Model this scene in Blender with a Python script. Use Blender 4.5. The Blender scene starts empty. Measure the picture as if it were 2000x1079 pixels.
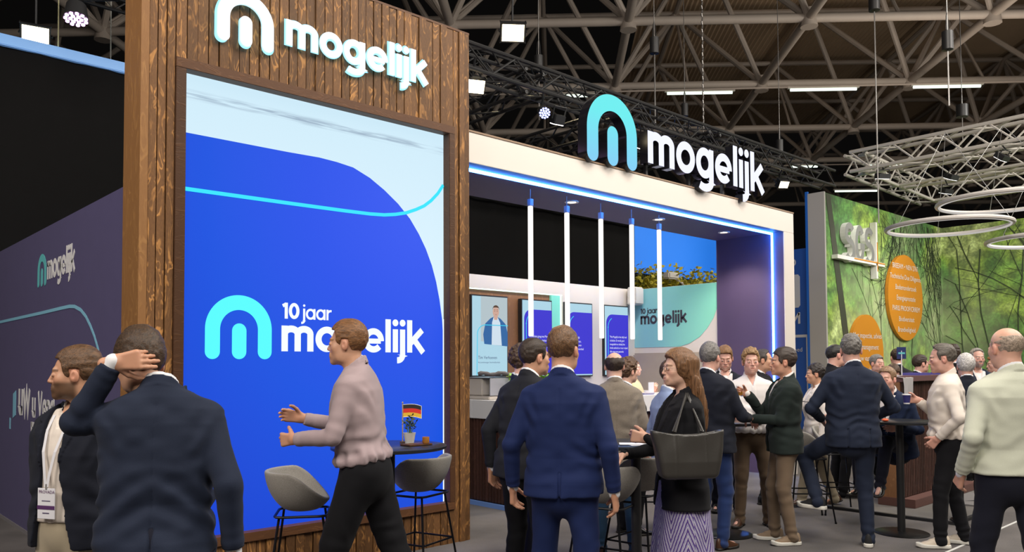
import bpy, bmesh, math, random
import numpy as np
from mathutils import Vector, Matrix
random.seed(7)
SC = bpy.context.scene; COL = SC.collection
MAT = {}
# ---------------------------------------------------------------- camera (frame 2000 x 1079)
# x runs along the stand's front, y runs into the stand, z up; the corner of the wooden tower is the origin
cd = bpy.data.cameras.new('camera'); cam = bpy.data.objects.new('camera', cd); COL.objects.link(cam)
cd.sensor_width = 36; cd.sensor_fit = 'HORIZONTAL'; cd.lens = 36*1560/2000
cd.shift_x = 0; cd.shift_y = 120/2000; cd.clip_end = 300
yaw, pit, rol = math.radians(42.65), math.radians(2.08), math.radians(-.25)
Fv = Vector((math.sin(yaw)*math.cos(pit), math.cos(yaw)*math.cos(pit), math.sin(pit)))
R0 = Vector((math.cos(yaw), -math.sin(yaw), 0)); U0 = R0.cross(Fv)
Rv = R0*math.cos(rol)+U0*math.sin(rol); Uv = -R0*math.sin(rol)+U0*math.cos(rol)
cam.matrix_world = Matrix(((Rv.x, Uv.x, -Fv.x, -1.873), (Rv.y, Uv.y, -Fv.y, -5.921), (Rv.z, Uv.z, -Fv.z, 1.65), (0, 0, 0, 1)))
SC.camera = cam
# ---------------------------------------------------------------- world, exposure, hall lights and added fills
SC.view_settings.view_transform = 'Standard'; SC.view_settings.look = 'None'; SC.view_settings.gamma = 1; SC.view_settings.exposure = 0
try: SC.view_settings.use_curve_mapping = False
except Exception: pass
W = bpy.data.worlds.new('world'); SC.world = W; W.use_nodes = True
W.node_tree.nodes['Background'].inputs[0].default_value = (.55, .5, .47, 1); W.node_tree.nodes['Background'].inputs[1].default_value = .005
def area(name, loc, target, size, energy, color, sy=None, spread=None):
    l = bpy.data.lights.new(name, 'AREA'); l.energy = energy; l.color = color; l.size = size
    if sy: l.shape = 'RECTANGLE'; l.size_y = sy
    if spread: l.spread = math.radians(spread)
    o = bpy.data.objects.new(name, l); COL.objects.link(o); o.location = loc
    o.rotation_euler = (Vector(target)-Vector(loc)).to_track_quat('-Z', 'Y').to_euler(); return o
def spot(name, loc, target, energy, color, ang, blend=.6, rad=.12):
    l = bpy.data.lights.new(name, 'SPOT'); l.energy = energy; l.color = color; l.spot_size = math.radians(ang); l.spot_blend = blend; l.shadow_soft_size = rad
    o = bpy.data.objects.new(name, l); COL.objects.link(o); o.location = loc
    o.rotation_euler = (Vector(target)-Vector(loc)).to_track_quat('-Z', 'Y').to_euler(); return o
area('fill_light_aisle', (-2.5, -8.5, 8.5), (4, -1, 1), 5, 800, (1, .93, .84))  # unseen fill added behind the camera, tilted at the stand
area('hall_light_front', (5, -5.5, 9.5), (5.2, -2.5, 0), 5, 800, (1, .93, .84))
area('hall_light_right', (13, -7, 9), (11, 0, 1), 5, 900, (1, .93, .85))
area('hall_light_far', (21, -5.5, 8), (21.5, 3.5, 3), 4, 900, (1, .97, .9))
area('fill_light_left', (-8, -2, 7.5), (0, 2.8, 1.8), 3.5, 620, (1, .9, .82))  # unseen fill added to brighten the purple wall
area('fill_uplight', (26, 2, 8.2), (30, 8, 16), 7, 260, (1, .86, .72))  # upward fill added out of view to light the roof frame
area('fill_uplight_near', (9, 8, 7.5), (14, 14, 16), 5, 60, (1, .86, .72))  # second added upward fill, for the nearer roof
def mat(name, color=(.5, .5, .5), rough=.6, metal=0., bump=0., bscale=200., emit=None, es=1., sheen=0., var=0., vscale=8., spec=None, tex=None, coat=0.):
    m = bpy.data.materials.new(name); m.use_nodes = True; nt = m.node_tree; N = nt.nodes; L = nt.links
    b = N['Principled BSDF']; b.inputs['Base Color'].default_value = (*color, 1); b.inputs['Roughness'].default_value = rough; b.inputs['Metallic'].default_value = metal
    if spec is not None: b.inputs['Specular IOR Level'].default_value = spec
    if sheen: b.inputs['Sheen Weight'].default_value = sheen; b.inputs['Sheen Roughness'].default_value = .5
    if coat: b.inputs['Coat Weight'].default_value = coat
    if emit is not None: b.inputs['Emission Color'].default_value = (*emit, 1); b.inputs['Emission Strength'].default_value = es
    tc = N.new('ShaderNodeTexCoord')
    if var:
        n = N.new('ShaderNodeTexNoise'); n.inputs['Scale'].default_value = vscale; n.inputs['Detail'].default_value = 4; L.new(tc.outputs['Object'], n.inputs['Vector'])
        mx = N.new('ShaderNodeMix'); mx.data_type = 'RGBA'; L.new(n.outputs['Fac'], mx.inputs['Factor'])
        mx.inputs['A'].default_value = (*[c*(1-var) for c in color], 1); mx.inputs['B'].default_value = (*[min(1, c*(1+var)) for c in color], 1)
        L.new(mx.outputs['Result'], b.inputs['Base Color'])
    if bump:
        n = N.new('ShaderNodeTexNoise'); n.inputs['Scale'].default_value = bscale; n.inputs['Detail'].default_value = 3; L.new(tc.outputs['Object'], n.inputs['Vector'])
        bp = N.new('ShaderNodeBump'); bp.inputs['Strength'].default_value = bump; bp.inputs['Distance'].default_value = .002
        L.new(n.outputs['Fac'], bp.inputs['Height']); L.new(bp.outputs['Normal'], b.inputs['Normal'])
    return m
def cloth(name, c, rough=.85, var=.12, sheen=.25, weave=450., bump=.25, c2=None, wv=1.5):
    m = mat(name, c, rough, 0, bump, weave, None, 1, sheen*(.15 if max(c) < .1 else .5), var, 5., .15)
    if c2 is not None:      # speckled two-tone yarn
        nt = m.node_tree; N = nt.nodes; L = nt.links; b = N['Principled BSDF']
        tc = N.new('ShaderNodeTexCoord'); n = N.new('ShaderNodeTexNoise'); n.inputs['Scale'].default_value = weave*.6; n.inputs['Detail'].default_value = 2
        L.new(tc.outputs['Object'], n.inputs['Vector'])
        r = N.new('ShaderNodeMapRange'); r.inputs['From Min'].default_value = .38; r.inputs['From Max'].default_value = .62; L.new(n.outputs['Fac'], r.inputs['Value'])
        mx = N.new('ShaderNodeMix'); mx.data_type = 'RGBA'; L.new(r.outputs['Result'], mx.inputs['Factor']); mx.inputs['A'].default_value = (*c, 1); mx.inputs['B'].default_value = (*c2, 1)
        L.new(mx.outputs['Result'], b.inputs['Base Color'])
    return m
_hm = {}
def hairmat(c, lng=False):
    k = (tuple(c), lng)
    if k in _hm: return _hm[k]
    m = mat('hair_strands', c, .58, 0, 0); nt = m.node_tree; N = nt.nodes; L = nt.links; b = N['Principled BSDF']
    tc = N.new('ShaderNodeTexCoord'); mp = N.new('ShaderNodeMapping'); mp.inputs['Scale'].default_value = (170, 170, 12) if lng else (150, 28, 120); L.new(tc.outputs['Object'], mp.inputs['Vector'])
    n = N.new('ShaderNodeTexNoise'); n.inputs['Scale'].default_value = 1; n.inputs['Detail'].default_value = 3; n.inputs['Distortion'].default_value = .6; L.new(mp.outputs['Vector'], n.inputs['Vector'])
    mx = N.new('ShaderNodeMix'); mx.data_type = 'RGBA'; r = N.new('ShaderNodeMapRange'); r.inputs['From Min'].default_value = .35; r.inputs['From Max'].default_value = .65
    L.new(n.outputs['Fac'], r.inputs['Value']); L.new(r.outputs['Result'], mx.inputs['Factor'])
    mx.inputs['A'].default_value = (*[x*.6 for x in c], 1); mx.inputs['B'].default_value = (*[min(1, x*1.45) for x in c], 1)
    L.new(mx.outputs['Result'], b.inputs['Base Color'])
    bp = N.new('ShaderNodeBump'); bp.inputs['Strength'].default_value = .7; bp.inputs['Distance'].default_value = .003; L.new(n.outputs['Fac'], bp.inputs['Height']); L.new(bp.outputs['Normal'], b.inputs['Normal'])
    _hm[k] = m; return m
m = mat('skin', (.6, .35, .25), .5, 0, .12, 350.); MAT['skin'] = m
a = m.node_tree.nodes.new('ShaderNodeVertexColor'); a.layer_name = 'Col'
b = m.node_tree.nodes['Principled BSDF']; m.node_tree.links.new(a.outputs['Color'], b.inputs['Base Color'])
b.inputs['Subsurface Weight'].default_value = .12; b.inputs['Subsurface Radius'].default_value = (.012, .004, .002); b.inputs['Subsurface Scale'].default_value = 1.
MAT['eye'] = mat('eye_white', (.75, .72, .7), .2); MAT['iris'] = mat('iris', (.05, .035, .03), .15)
MAT['shirt'] = cloth('white_shirt_cotton', (.78, .78, .8), .8, .03, .1)
# ---------------------------------------------------------------- implicit-surface toolkit
V3 = lambda *a: np.array(a, dtype=np.float64)
def _hash(ix, iy, iz, seed):
    h = (ix * 374761393 + iy * 668265263 + iz * 2147483647 + seed * 974711) & 0x7fffffff
    h = (h ^ (h >> 13)) * 1274126177 & 0x7fffffff
    h = h ^ (h >> 16)
    return (h & 0xffff) / 32767.5 - 1.0
def vnoise(x, y, z, seed=0):
    x, y, z = np.broadcast_arrays(x, y, z)
    xf, yf, zf = np.floor(x), np.floor(y), np.floor(z)
    ix, iy, iz = xf.astype(np.int64), yf.astype(np.int64), zf.astype(np.int64)
    u, v, w = x - xf, y - yf, z - zf
    u = u*u*(3-2*u); v = v*v*(3-2*v); w = w*w*(3-2*w)
    r = 0
    for a in (0, 1):
        for b in (0, 1):
            for c in (0, 1):
                r = r + _hash(ix+a, iy+b, iz+c, seed) * (u if a else 1-u) * (v if b else 1-v) * (w if c else 1-w)
    return r
def smin(a, b, k):
    if k <= 0: return np.minimum(a, b)
    h = np.maximum(k - np.abs(a-b), 0) / k
    return np.minimum(a, b) - h*h*k*.25
def smax(a, b, k): return -smin(-a, -b, k)
class Grid:
    def __init__(s, lo, hi, h):
        s.h = h; s.lo = np.array(lo, float); s.n = np.ceil((np.array(hi)-s.lo)/h).astype(int)+1
        s.F = np.full(s.n, .5, np.float32)
    def sub(s, lo, hi):
        a = np.clip(np.floor((np.array(lo)-s.lo)/s.h).astype(int), 0, s.n); b = np.clip(np.ceil((np.array(hi)-s.lo)/s.h).astype(int)+1, 0, s.n)
        if np.any(b <= a): return None
        sl = tuple(slice(a[i], b[i]) for i in range(3))
        ax = [s.lo[i] + s.h*np.arange(a[i], b[i]) for i in range(3)]
        return sl, ax[0][:, None, None], ax[1][None, :, None], ax[2][None, None, :]
    def add(s, fn, lo, hi, k=0., mode='add'):
        m = k + 2*s.h
        q = s.sub(np.array(lo)-m, np.array(hi)+m)
        if q is None: return
        sl, X, Y, Z = q; d = fn(X, Y, Z)
        if mode == 'add': s.F[sl] = smin(s.F[sl], d, k)
        elif mode == 'cut': s.F[sl] = smax(s.F[sl], -d, k)
        elif mode == 'disp': s.F[sl] = s.F[sl] + d
    def all(s, fn, mode='disp', k=0):
        X, Y, Z = s.sub(s.lo, s.lo + s.h*(s.n-1))[1:]
        d = fn(X, Y, Z)
        if mode == 'disp': s.F = s.F + d
        elif mode == 'cut': s.F = smax(s.F, -d, k)
        elif mode == 'and': s.F = smax(s.F, d, k)
    # primitives
    def ball(s, c, r, k=0., mode='add'):
        c = np.array(c, float); r = np.array(r, float)*np.ones(3)
        def f(X, Y, Z):
            q = np.sqrt(((X-c[0])/r[0])**2+((Y-c[1])/r[1])**2+((Z-c[2])/r[2])**2)
            g = np.sqrt(((X-c[0])/r[0]**2)**2+((Y-c[1])/r[1]**2)**2+((Z-c[2])/r[2]**2)**2)
            return q*(q-1)/np.maximum(g, 1e-6)
        s.add(f, c-r, c+r, k, mode)
    def cone(s, a, b, ra, rb, k=0., mode='add', fold=None):
        a = np.array(a, float); b = np.array(b, float); ab = b-a; L2 = max(ab@ab, 1e-9); R = max(ra, rb)
        def f(X, Y, Z):
            x, y, z = X-a[0], Y-a[1], Z-a[2]
            t = np.clip((x*ab[0]+y*ab[1]+z*ab[2])/L2, 0, 1)
            d = np.sqrt((x-ab[0]*t)**2+(y-ab[1]*t)**2+(z-ab[2]*t)**2) - (ra+(rb-ra)*t)
            if fold is not None: d = d + fold(t, X, Y, Z)
            return d
        s.add(f, np.minimum(a, b)-R, np.maximum(a, b)+R, k, mode)
def surfnet(g):
    F = g.F; S = F < 0
    c = [S[i:i-1 or None, j:j-1 or None, k:k-1 or None] for i in (0, 1) for j in (0, 1) for k in (0, 1)]
    cnt = sum(a.astype(np.int8) for a in c)
    M = (cnt > 0) & (cnt < 8)
    I, J, K = np.nonzero(M)
    if len(I) == 0: return np.zeros((0, 3)), np.zeros((0, 4), int)
    idx = np.full(M.shape, -1, np.int64); idx[I, J, K] = np.arange(len(I))
    vals = {}
    for i in (0, 1):
        for j in (0, 1):
            for k in (0, 1): vals[i, j, k] = F[I+i, J+j, K+k].astype(np.float64)
    P = np.zeros((len(I), 3)); n = np.zeros(len(I))
    for i in (0, 1):
        for j in (0, 1):
            for ax in range(3):
                c0 = [i, j]; c0.insert(ax, 0); c1 = [i, j]; c1.insert(ax, 1)
                a, b = vals[tuple(c0)], vals[tuple(c1)]
                m = (a < 0) != (b < 0)
                t = np.where(m, a/np.where(m, a-b, 1), 0)
                q = np.array(c0, float)[None, :].repeat(len(I), 0); q[:, ax] = t
                P += q*m[:, None]; n += m
    P = (P/n[:, None] + np.stack([I, J, K], 1))*g.h + g.lo
    Q = []
    for ax in range(3):
        o = [1, 1, 1]; o[ax] = 0
        A = S[tuple(slice(1, -1) if o[d] else slice(0, -1) for d in range(3))]
        B = S[tuple(slice(1, -1) if o[d] else slice(1, None) for d in range(3))]
        i, j, k = np.nonzero(A != B)
        fl = A[i, j, k]
        ijk = np.stack([i, j, k], 1) + np.array(o)
        u, v = [d for d in range(3) if d != ax]
        def cell(du, dv):
            q = ijk.copy(); q[:, u] -= du; q[:, v] -= dv
            return idx[q[:, 0], q[:, 1], q[:, 2]]
        q = np.stack([cell(1, 1), cell(0, 1), cell(0, 0), cell(1, 0)], 1)
        if ax == 1: fl = ~fl
        q[~fl] = q[~fl][:, ::-1]
        Q.append(q)
    return P, np.concatenate(Q)
def np_mesh(name, parts, mat, parent=None, col=None, M=None):
    """parts: list of (P,Q); one smooth-shaded mesh object"""
    Ps, Qs, o = [], [], 0
    for P, Q in parts:
        Ps.append(P); Qs.append(Q+o); o += len(P)
    P = np.concatenate(Ps); Q = np.concatenate(Qs)
    me = bpy.data.meshes.new(name)
    me.vertices.add(len(P)); me.vertices.foreach_set('co', P.astype(np.float32).ravel())
    me.loops.add(len(Q)*4); me.loops.foreach_set('vertex_index', Q.astype(np.int32).ravel())
    me.polygons.add(len(Q)); me.polygons.foreach_set('loop_start', (np.arange(len(Q))*4).astype(np.int32))
    me.polygons.foreach_set('use_smooth', np.ones(len(Q), bool))
    me.update(calc_edges=True); me.validate()
    if col is not None:
        at = me.color_attributes.new('Col', 'FLOAT_COLOR', 'POINT')
        c = np.ones((len(P), 4), np.float32); c[:, :3] = col; at.data.foreach_set('color', c.ravel())
    me.materials.append(mat)
    ob = bpy.data.objects.new(name, me); COL.objects.link(ob)
    if parent is not None: ob.parent = parent
    return ob
def rotm(ax, a):
    c, s = math.cos(a), math.sin(a)
    return {'x': np.array([[1, 0, 0], [0, c, -s], [0, s, c]]), 'y': np.array([[c, 0, s], [0, 1, 0], [-s, 0, c]]), 'z': np.array([[c, -s, 0], [s, c, 0], [0, 0, 1]])}[ax]
def ik(a, t, l1, l2, hint):
    a = np.array(a, float); t = np.array(t, float); d = t-a; L = np.linalg.norm(d)
    if L > (l1+l2)*.998: d = d*((l1+l2)*.998/L); L = (l1+l2)*.998; t = a+d
    u = d/L; x = (l1*l1-l2*l2+L*L)/(2*L); h = math.sqrt(max(l1*l1-x*x, 0))
    hint = np.array(hint, float); w = hint-u*(hint@u); w /= max(np.linalg.norm(w), 1e-6)
    return a+u*x+w*h, t
def polysdf(Y, Z, pts):
    pts = np.array(pts, float); n = len(pts)
    Y, Z = np.broadcast_arrays(Y, Z)
    d = np.full(Y.shape, 1e9); inside = np.zeros(Y.shape, bool)
    for i in range(n):
        a, b = pts[i], pts[(i+1) % n]; e = b-a
        wy, wz = Y-a[0], Z-a[1]
        t = np.clip((wy*e[0]+wz*e[1])/(e@e), 0, 1)
        d = np.minimum(d, (wy-e[0]*t)**2+(wz-e[1]*t)**2)
        c = ((a[1] > Z) != (b[1] > Z)) & (Y < (b[0]-a[0])*(Z-a[1])/(b[1]-a[1]+1e-12)+a[0])
        inside ^= c
    d = np.sqrt(d)
    return np.where(inside, -d, d)
sst = lambda x, a, b: (lambda t: t*t*(3-2*t))(np.clip((x-a)/(b-a), 0, 1))

HAIR_POLY = {   # side silhouette (y forward, z up) inside which the hair lies
 'short': [(.15, .2), (.088, .085), (.062, .08), (.048, .055), (.046, .02), (.03, -.012), (.016, -.012), (.012, .03), (-.028, .028), (-.036, -.02), (-.05, -.072), (-.09, -.085), (-.2, -.08), (-.2, .2)],
 'receding': [(.08, .2), (.05, .1), (.03, .08), (.04, .05), (.036, .02), (.028, -.012), (.014, -.012), (.012, .028), (-.028, .028), (-.036, -.02), (-.05, -.07), (-.2, -.08), (-.2, .2)],
 'ring': [(.03, .055), (.034, .02), (.024, -.01), (.014, -.01), (.012, .026), (-.028, .026), (-.036, -.02), (-.05, -.065), (-.2, -.075), (-.2, .075), (-.05, .075)],
 'long': [(.15, .2), (.088, .088), (.066, .07), (.05, .04), (.04, -.01), (.035, -.06), (.02, -.12), (-.2, -.12), (-.2, .2)],
}
def head_parts(P):
    """returns (skin grid, hair grid or None) in head space; y forward, z up, origin between the ears"""
    h = P.get('hq', .004); fem = P.get('fem', 0)
    g = Grid((-.105, -.15, -.23), (.105, .14, .15), h)
    jw = .84 if fem else 1.
    g.ball((0, -.014, .032), (.077, .099, .088))
    g.ball((0, .026, -.03), (.062*jw**.5, .066, .085), .02)
    g.ball((0, .034, -.078), (.050*jw, .048, .036), .03)
    g.ball((0, .082-.006*fem, -.102+.005*fem), .0165*jw, .03)
    for sx in (-1, 1):
        g.ball((sx*.042, .055, -.022), .022, .03)
        g.ball((sx*.048*jw, .01, -.068+.01*fem), (.014, .03, .03-.008*fem), .03)
    g.cone((-.03, .082, .024), (.03, .082, .024), .011, .011, .02)
    for sx in (-1, 1): g.ball((sx*.031, .105, .002), (.02, .019, .0125), .012, 'cut')
    g.cone((0, .088, .014), (0, .1075, -.028), .0075, .0105, .012)
    for sx in (-1, 1): g.ball((sx*.012, .098, -.032), (.008, .01, .007), .006)
    g.ball((0, .088, -.064), (.032, .014, .022), .016)
    g.cone((-.021, .0905, -.0595), (.021, .0905, -.0595), .0038, .0038, .006)
    g.cone((-.017, .0915, -.069), (.017, .0915, -.069), .0045, .0045, .006)
    op = P.get('mouth', 0)
    sm_ = P.get('smile', .5)
    def mouth(X, Y, Z):
        zc = -.0655+.0035*sm_*(X/.02)**2
        return np.maximum(np.sqrt((X/.024)**2+((Z-zc)/(.0016+.004*op))**2)-1, 0*X)*.0016+np.where((X/.024)**2+((Z-zc)/(.0016+.004*op))**2 < 1, -.002, 0)+np.maximum(.0965-Y, 0)
    g.add(mouth, (-.03, .08, -.08), (.03, .12, -.05), .002, 'cut')
    for sx in (-1, 1):
        g.ball((sx*.031, .0855, .0015), (.0165, .0125, .0115), .005)
        g.ball((sx*.031, .0985, .0005), (.0125, .012, .0034), .0015, 'cut')
        if P.get('hair') != 'long':
            g.ball((sx*.079, -.01, -.008), (.011, .02, .031), .008)
            g.ball((sx*.091, -.004, -.002), (.007, .009, .017), .004, 'cut')
    tk = P.get('neckr', .056)
    g.cone((0, -.026, -.05), (0, -.05, -.205), tk*.96, tk*1.06, .03)
    Pm, Q = surfnet(g)
    x, y, z = Pm.T
    base = np.array(P.get('skin', (.62, .36, .25)))
    c = base[None, :]*(1+.05*vnoise(x*60, y*60, z*60, 3)[:, None])
    red = (sst(-np.abs(np.hypot(np.abs(x)-.042, z+.028)), -.035, -.005)*(y > .03)*.16 + sst(-np.hypot(x, z+.03), -.018, -.004)*(y > .09)*.18 + (np.abs(x) > .072)*(z < .03)*(z > -.05)*.2)[:, None]
    c = c*(1+red*np.array([.25, -.45, -.45]))
    lip = (sst(-np.sqrt((x/1.0)**2+((z+.0645)*2.5)**2), -.027, -.021)*(y > .078))[:, None]
    lc = np.array(P.get('lipc', base*np.array([.85, .55, .55])))
    c = c*(1-lip*.6)+lc*lip*.6
    bz = .027-.006*((np.abs(x)-.03)/.02)**2
    brow = (sst(-np.abs(z-bz), -.0075, -.0035)*(np.abs(x) > .012)*(np.abs(x) < .05)*(y > .05))[:, None]
    hc = np.array(P.get('hairc', (.06, .035, .02)))
    c = c*(1-brow*.75)+hc*brow*.75
    bd = P.get('beard', 0)
    if bd:
        m = sst(-z, .028, .05)*sst(y, -.03, .02)*(1-lip[:, 0])*sst(-np.abs(x), -.1, -.0)
        m = sst(-z, .024, .046)*sst(y, -.03, .0)*(1-lip[:, 0])*sst(-z-y*.35, -.02, .012)
        m *= sst(z, -.14, -.112)
        c = c*(1-m[:, None]*bd)+hc*.7*m[:, None]*bd
    skin = (Pm, Q, c)
    # hair
    st = P.get('hair', 'short'); hair = None
    if st != 'none':
        hh = P.get('hairq', max(h, .0045)*1.0)
        lo = (-.13, -.19, -.62 if st == 'long' else -.14); hi = (.13, .15, .2)
        g = Grid(lo, hi, hh)
        t = P.get('vol', .012)
        side = P.get('side', .006)
        g.ball((0, -.014, .032), (.077+side, .099+side+t*.3, .088+side))
        if st == 'ring' and side > .003: g.ball((0, -.014, .03), (.083, .106, .07), .02)
        elif st == 'ring': pass
        elif st != 'buzz': g.ball((0, -.012-P.get('back', 0), .058+t*.5), (.066+t*.4, .092+t*.6, .068+t*.75), .03)
        seed = P.get('seed', 1)
        curl = P.get('curl', 0)
        if curl: g.all(lambda X, Y, Z: .011*curl*vnoise(X*42, Y*42, Z*42, seed)+.005*curl*vnoise(X*90, Y*90, Z*90, seed+2))
        else: g.all(lambda X, Y, Z: .0028*vnoise(X*95, Y*16+3*Z, Z*55, seed)+.0025*vnoise(X*30, Y*12, Z*25, seed+5))
        poly = HAIR_POLY['short' if st == 'buzz' else st]
        g.all(lambda X, Y, Z: polysdf(Y+0*Z, Z+0*Y, poly)+.004*vnoise(X*70, Y*70, Z*40, seed+9), 'and', .006)
        if st != 'long':
            for sx in (-1, 1): g.ball((sx*.09, -.008, -.004), (.03, .021, .032), .004, 'cut')
        if st == 'ring': g.ball((0, .0, .15), (.062, .1, .085), .01, 'cut')
        if st == 'long':
            zb = P.get('hairlen', -.5)
            def f(X, Y, Z):
                tt = np.clip((-.0-Z)/(-zb), 0, 1)
                cy = -.06-.035*np.sin(tt*2.2)+P.get('hairfall', 0)*tt; w = .1+.025*np.sin(tt*3.1)-.045*tt**3; d_ = .07-.02*tt
                q = np.sqrt((X/w)**2+((Y-cy)/d_)**2)
                d = (q-1)*d_
                d = smax(d, np.maximum(Z-.07, zb-Z+.02*vnoise(X*60, Y*40, 0*Z, 4)), .03)
                return d+.006*vnoise(X*75+Z*6, Y*60, Z*5, seed)+.004*vnoise(X*150+Z*9, Y*120, Z*7, seed+1)
            g.add(f, (-.13, -.19, zb-.02), (.13, .05, .08), .05)
            g.ball((0, .075, -.1), (.1, .075, .13), .01, 'cut')
        hair = surfnet(g)
    return skin, hair

def hand_part(P, side, curl=.5, q=.0035, spread=.0):
    """wrist at origin, fingers along +y, back of the hand +z, thumb on side*x"""
    cv = curl if isinstance(curl, (list, tuple)) else [curl]*5
    g = Grid((-.075, -.05, -.1), (.075, .21, .05), q)
    s = side
    def palm(X, Y, Z):
        t = np.clip(Y/.09, 0, 1)
        w = .028+.012*t; a = np.maximum(np.abs(X)-w+.012, 0); b = np.maximum(np.abs(Y-.045)-.045, 0); c = np.maximum(np.abs(Z)-.002, 0)
        return np.sqrt(a*a+b*b+c*c)-.0125
    g.add(palm, (-.05, -.01, -.02), (.05, .1, .02), 0)
    g.cone((0, -.028, 0), (0, .012, 0), .025, .024, .02)
    L = [(.072), (.083), (.076), (.058)]; xs = [.029, .0095, -.0095, -.0275]
    for i in range(4):
        p = np.array([s*xs[i], .088-.004*abs(i-1), 0.]); r = [.0094, .0096, .009, .0078][i]; a = .08
        fx = s*(1.5-i)*(.04+spread)
        for seg, f in enumerate((.45, .3, .25)):
            a += cv[i]*(1.15, 1.25, .8)[seg]
            d = np.array([math.sin(fx)*math.cos(a), math.cos(a)*math.cos(fx), -math.sin(a)])
            n = p+d*L[i]*f; g.cone(p, n, r*(1-.08*seg), r*(1-.08*(seg+1)), .005 if seg else .008); p = n
    p = np.array([s*.024, .02, -.004]); a = .2+cv[4]*.6
    for seg, (l, r) in enumerate(((.042, .0125), (.034, .0105), (.026, .0095))):
        sp = .85-.25*seg-.35*cv[4]
        d = np.array([s*math.sin(sp)*math.cos(a), math.cos(sp)*math.cos(a), -math.sin(a)])
        n = p+d*l; g.cone(p, n, r, r*.92, .012 if seg == 0 else .005); p = n; a += cv[4]*.5
    return surfnet(g)

def person(name_label, loc, yaw, P):
    """one standing or seated person. loc: feet origin; yaw: z-rotation (local +y is where they face)"""
    S = P.get('h', 1.8)/1.8; q = P.get('q', .009); fat = P.get('fat', 1.); fem = P.get('fem', 0); seed = P.get('seed', 1)
    hipz = P.get('hipz', .94); hx = P.get('hipxy', (0, 0))
    hip = V3(hx[0], hx[1], hipz)
    RT = rotm('z', P.get('twist', 0))@rotm('x', -P.get('lean', 0))@rotm('y', P.get('roll', 0))
    T = lambda p: hip+RT@(np.array(p, float)-V3(0, 0, .94))        # upright torso space -> posed
    sw = (.165 if fem else .182)*P.get('shw', 1.)
    jr = P.get('sleeve', 1.); out = []
    arms = {}
    for s, k in ((1, 'R'), (-1, 'L')):
        a = P.get('arm'+k, {})
        sh = T((s*(sw-a.get('inn', 0)), -.012+a.get('fwd', 0), 1.425+a.get('up', 0)))
        w = a.get('w')
        if w is None: w = T((s*.27*(.5+.5*fat), .02, .885)) if hipz > .8 else T((s*.2, .25, 1.0))
        el, wr = ik(sh, w, .30, .262, a.get('hint', (s*.45, -1, -.1)))
        hd = a.get('hd'); hd = (wr-el) if hd is None else np.array(hd, float); hd = hd/np.linalg.norm(hd)
        pn = np.array(a.get('pn', (-s, 0, 0)), float)                # where the palm faces
        bz = -(pn-hd*(pn@hd)); bz /= np.linalg.norm(bz)
        arms[k] = dict(sh=sh, el=el, wr=wr, M=np.stack([np.cross(hd, bz), hd, bz], 1), s=s, curl=a.get('curl', .35), hide=a.get('hide', False), th=a.get('th', -s if False else -s))
    legs = {}
    for s, k in ((1, 'R'), (-1, 'L')):
        a = P.get('leg'+k, {})
        h_ = hip+rotm('z', P.get('hiptw', 0))@V3(s*.092, 0, -.005)
        f = np.array(a.get('f', (s*.11, 0, .0)), float)
        ank = f+V3(0, 0, .09)
        kn, an = ik(h_, ank, .432, .422, a.get('hint', (s*.12, 1, 0)))
        legs[k] = dict(h=h_, kn=kn, an=an, yaw=a.get('yaw', -s*.15), tilt=a.get('tilt', 0), s=s)
    allp = [hip, T((0, 0, 1.5))]+[v for a in arms.values() for v in (a['sh'], a['el'], a['wr'])]
    lp = [hip]+[v for l in legs.values() for v in (l['h'], l['kn'], l['an'])]
    def bounds(pts, m): A = np.array(pts); return A.min(0)-m, A.max(0)+m
    iRT = RT.T
    def toT(X, Y, Z):
        x, y, z = X-hip[0], Y-hip[1], Z-hip[2]
        return (iRT[0, 0]*x+iRT[0, 1]*y+iRT[0, 2]*z, iRT[1, 0]*x+iRT[1, 1]*y+iRT[1, 2]*z, iRT[2, 0]*x+iRT[2, 1]*y+iRT[2, 2]*z+.94)
    def torso_fn(prof, off=0., z0=.8, z1=1.56, disp=None):
        zs = [p[0] for p in prof]
        def f(X, Y, Z):
            x, y, z = toT(X, Y, Z)
            a = np.interp(z, zs, [p[1] for p in prof])+off; b = np.interp(z, zs, [p[2] for p in prof])+off; c = np.interp(z, zs, [p[3] for p in prof])
            n = 2.4
            qv = (np.abs(x/a)**n+np.abs((y-c)/b)**n)**(1/n)
            d = (qv-1)*np.minimum(a, b)*.95
            d = smax(d, np.maximum(z0-z, z-z1), .012)
            if disp is not None: d = d+disp(x, y, z)
            return d
        return f
    fb = .018*(fat-1)/.1
    if fem: prof = [(.80, .2, .14, 0), (.94, .19, .132, -.005), (1.10, .15, .108, .0), (1.27, .17, .13, .012), (1.36, .172, .115, .0), (1.43, .165, .095, -.012), (1.475, .12, .075, -.02), (1.52, .06, .055, -.028), (1.6, .055, .052, -.02)]
    else: prof = [(.80, .2, .135, 0), (.94, .195, .138, 0), (1.08, .178, .122+fb*.6, .008+fb*.3), (1.28, .196, .132, .004), (1.38, .205, .122, -.008), (1.44, .192, .102, -.014), (1.485, .138, .082, -.022), (1.525, .068, .06, -.028), (1.6, .06, .056, -.02)]
    if fat > 1: prof = [(z, a*(1+(fat-1)*.8), b*(1+(fat-1)*1.1), c) for z, a, b, c in prof]
    nz = lambda X, Y, Z, f, sd: vnoise(X*f, Y*f, Z*f, seed*7+sd)
    # ---- body (skin): one continuous surface
    lo, hi = bounds(allp+lp, .2)
    bq = max(q, .013)
    g = Grid(lo, hi, bq)
    g.add(torso_fn([(a, b*.84, c*.8, d) for a, b, c, d in prof], 0, .92, 1.54), *bounds([T((x, y, z)) for x in (-.22, .22) for y in (-.18, .18) for z in (.8, 1.58)], .02), .02)
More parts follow.
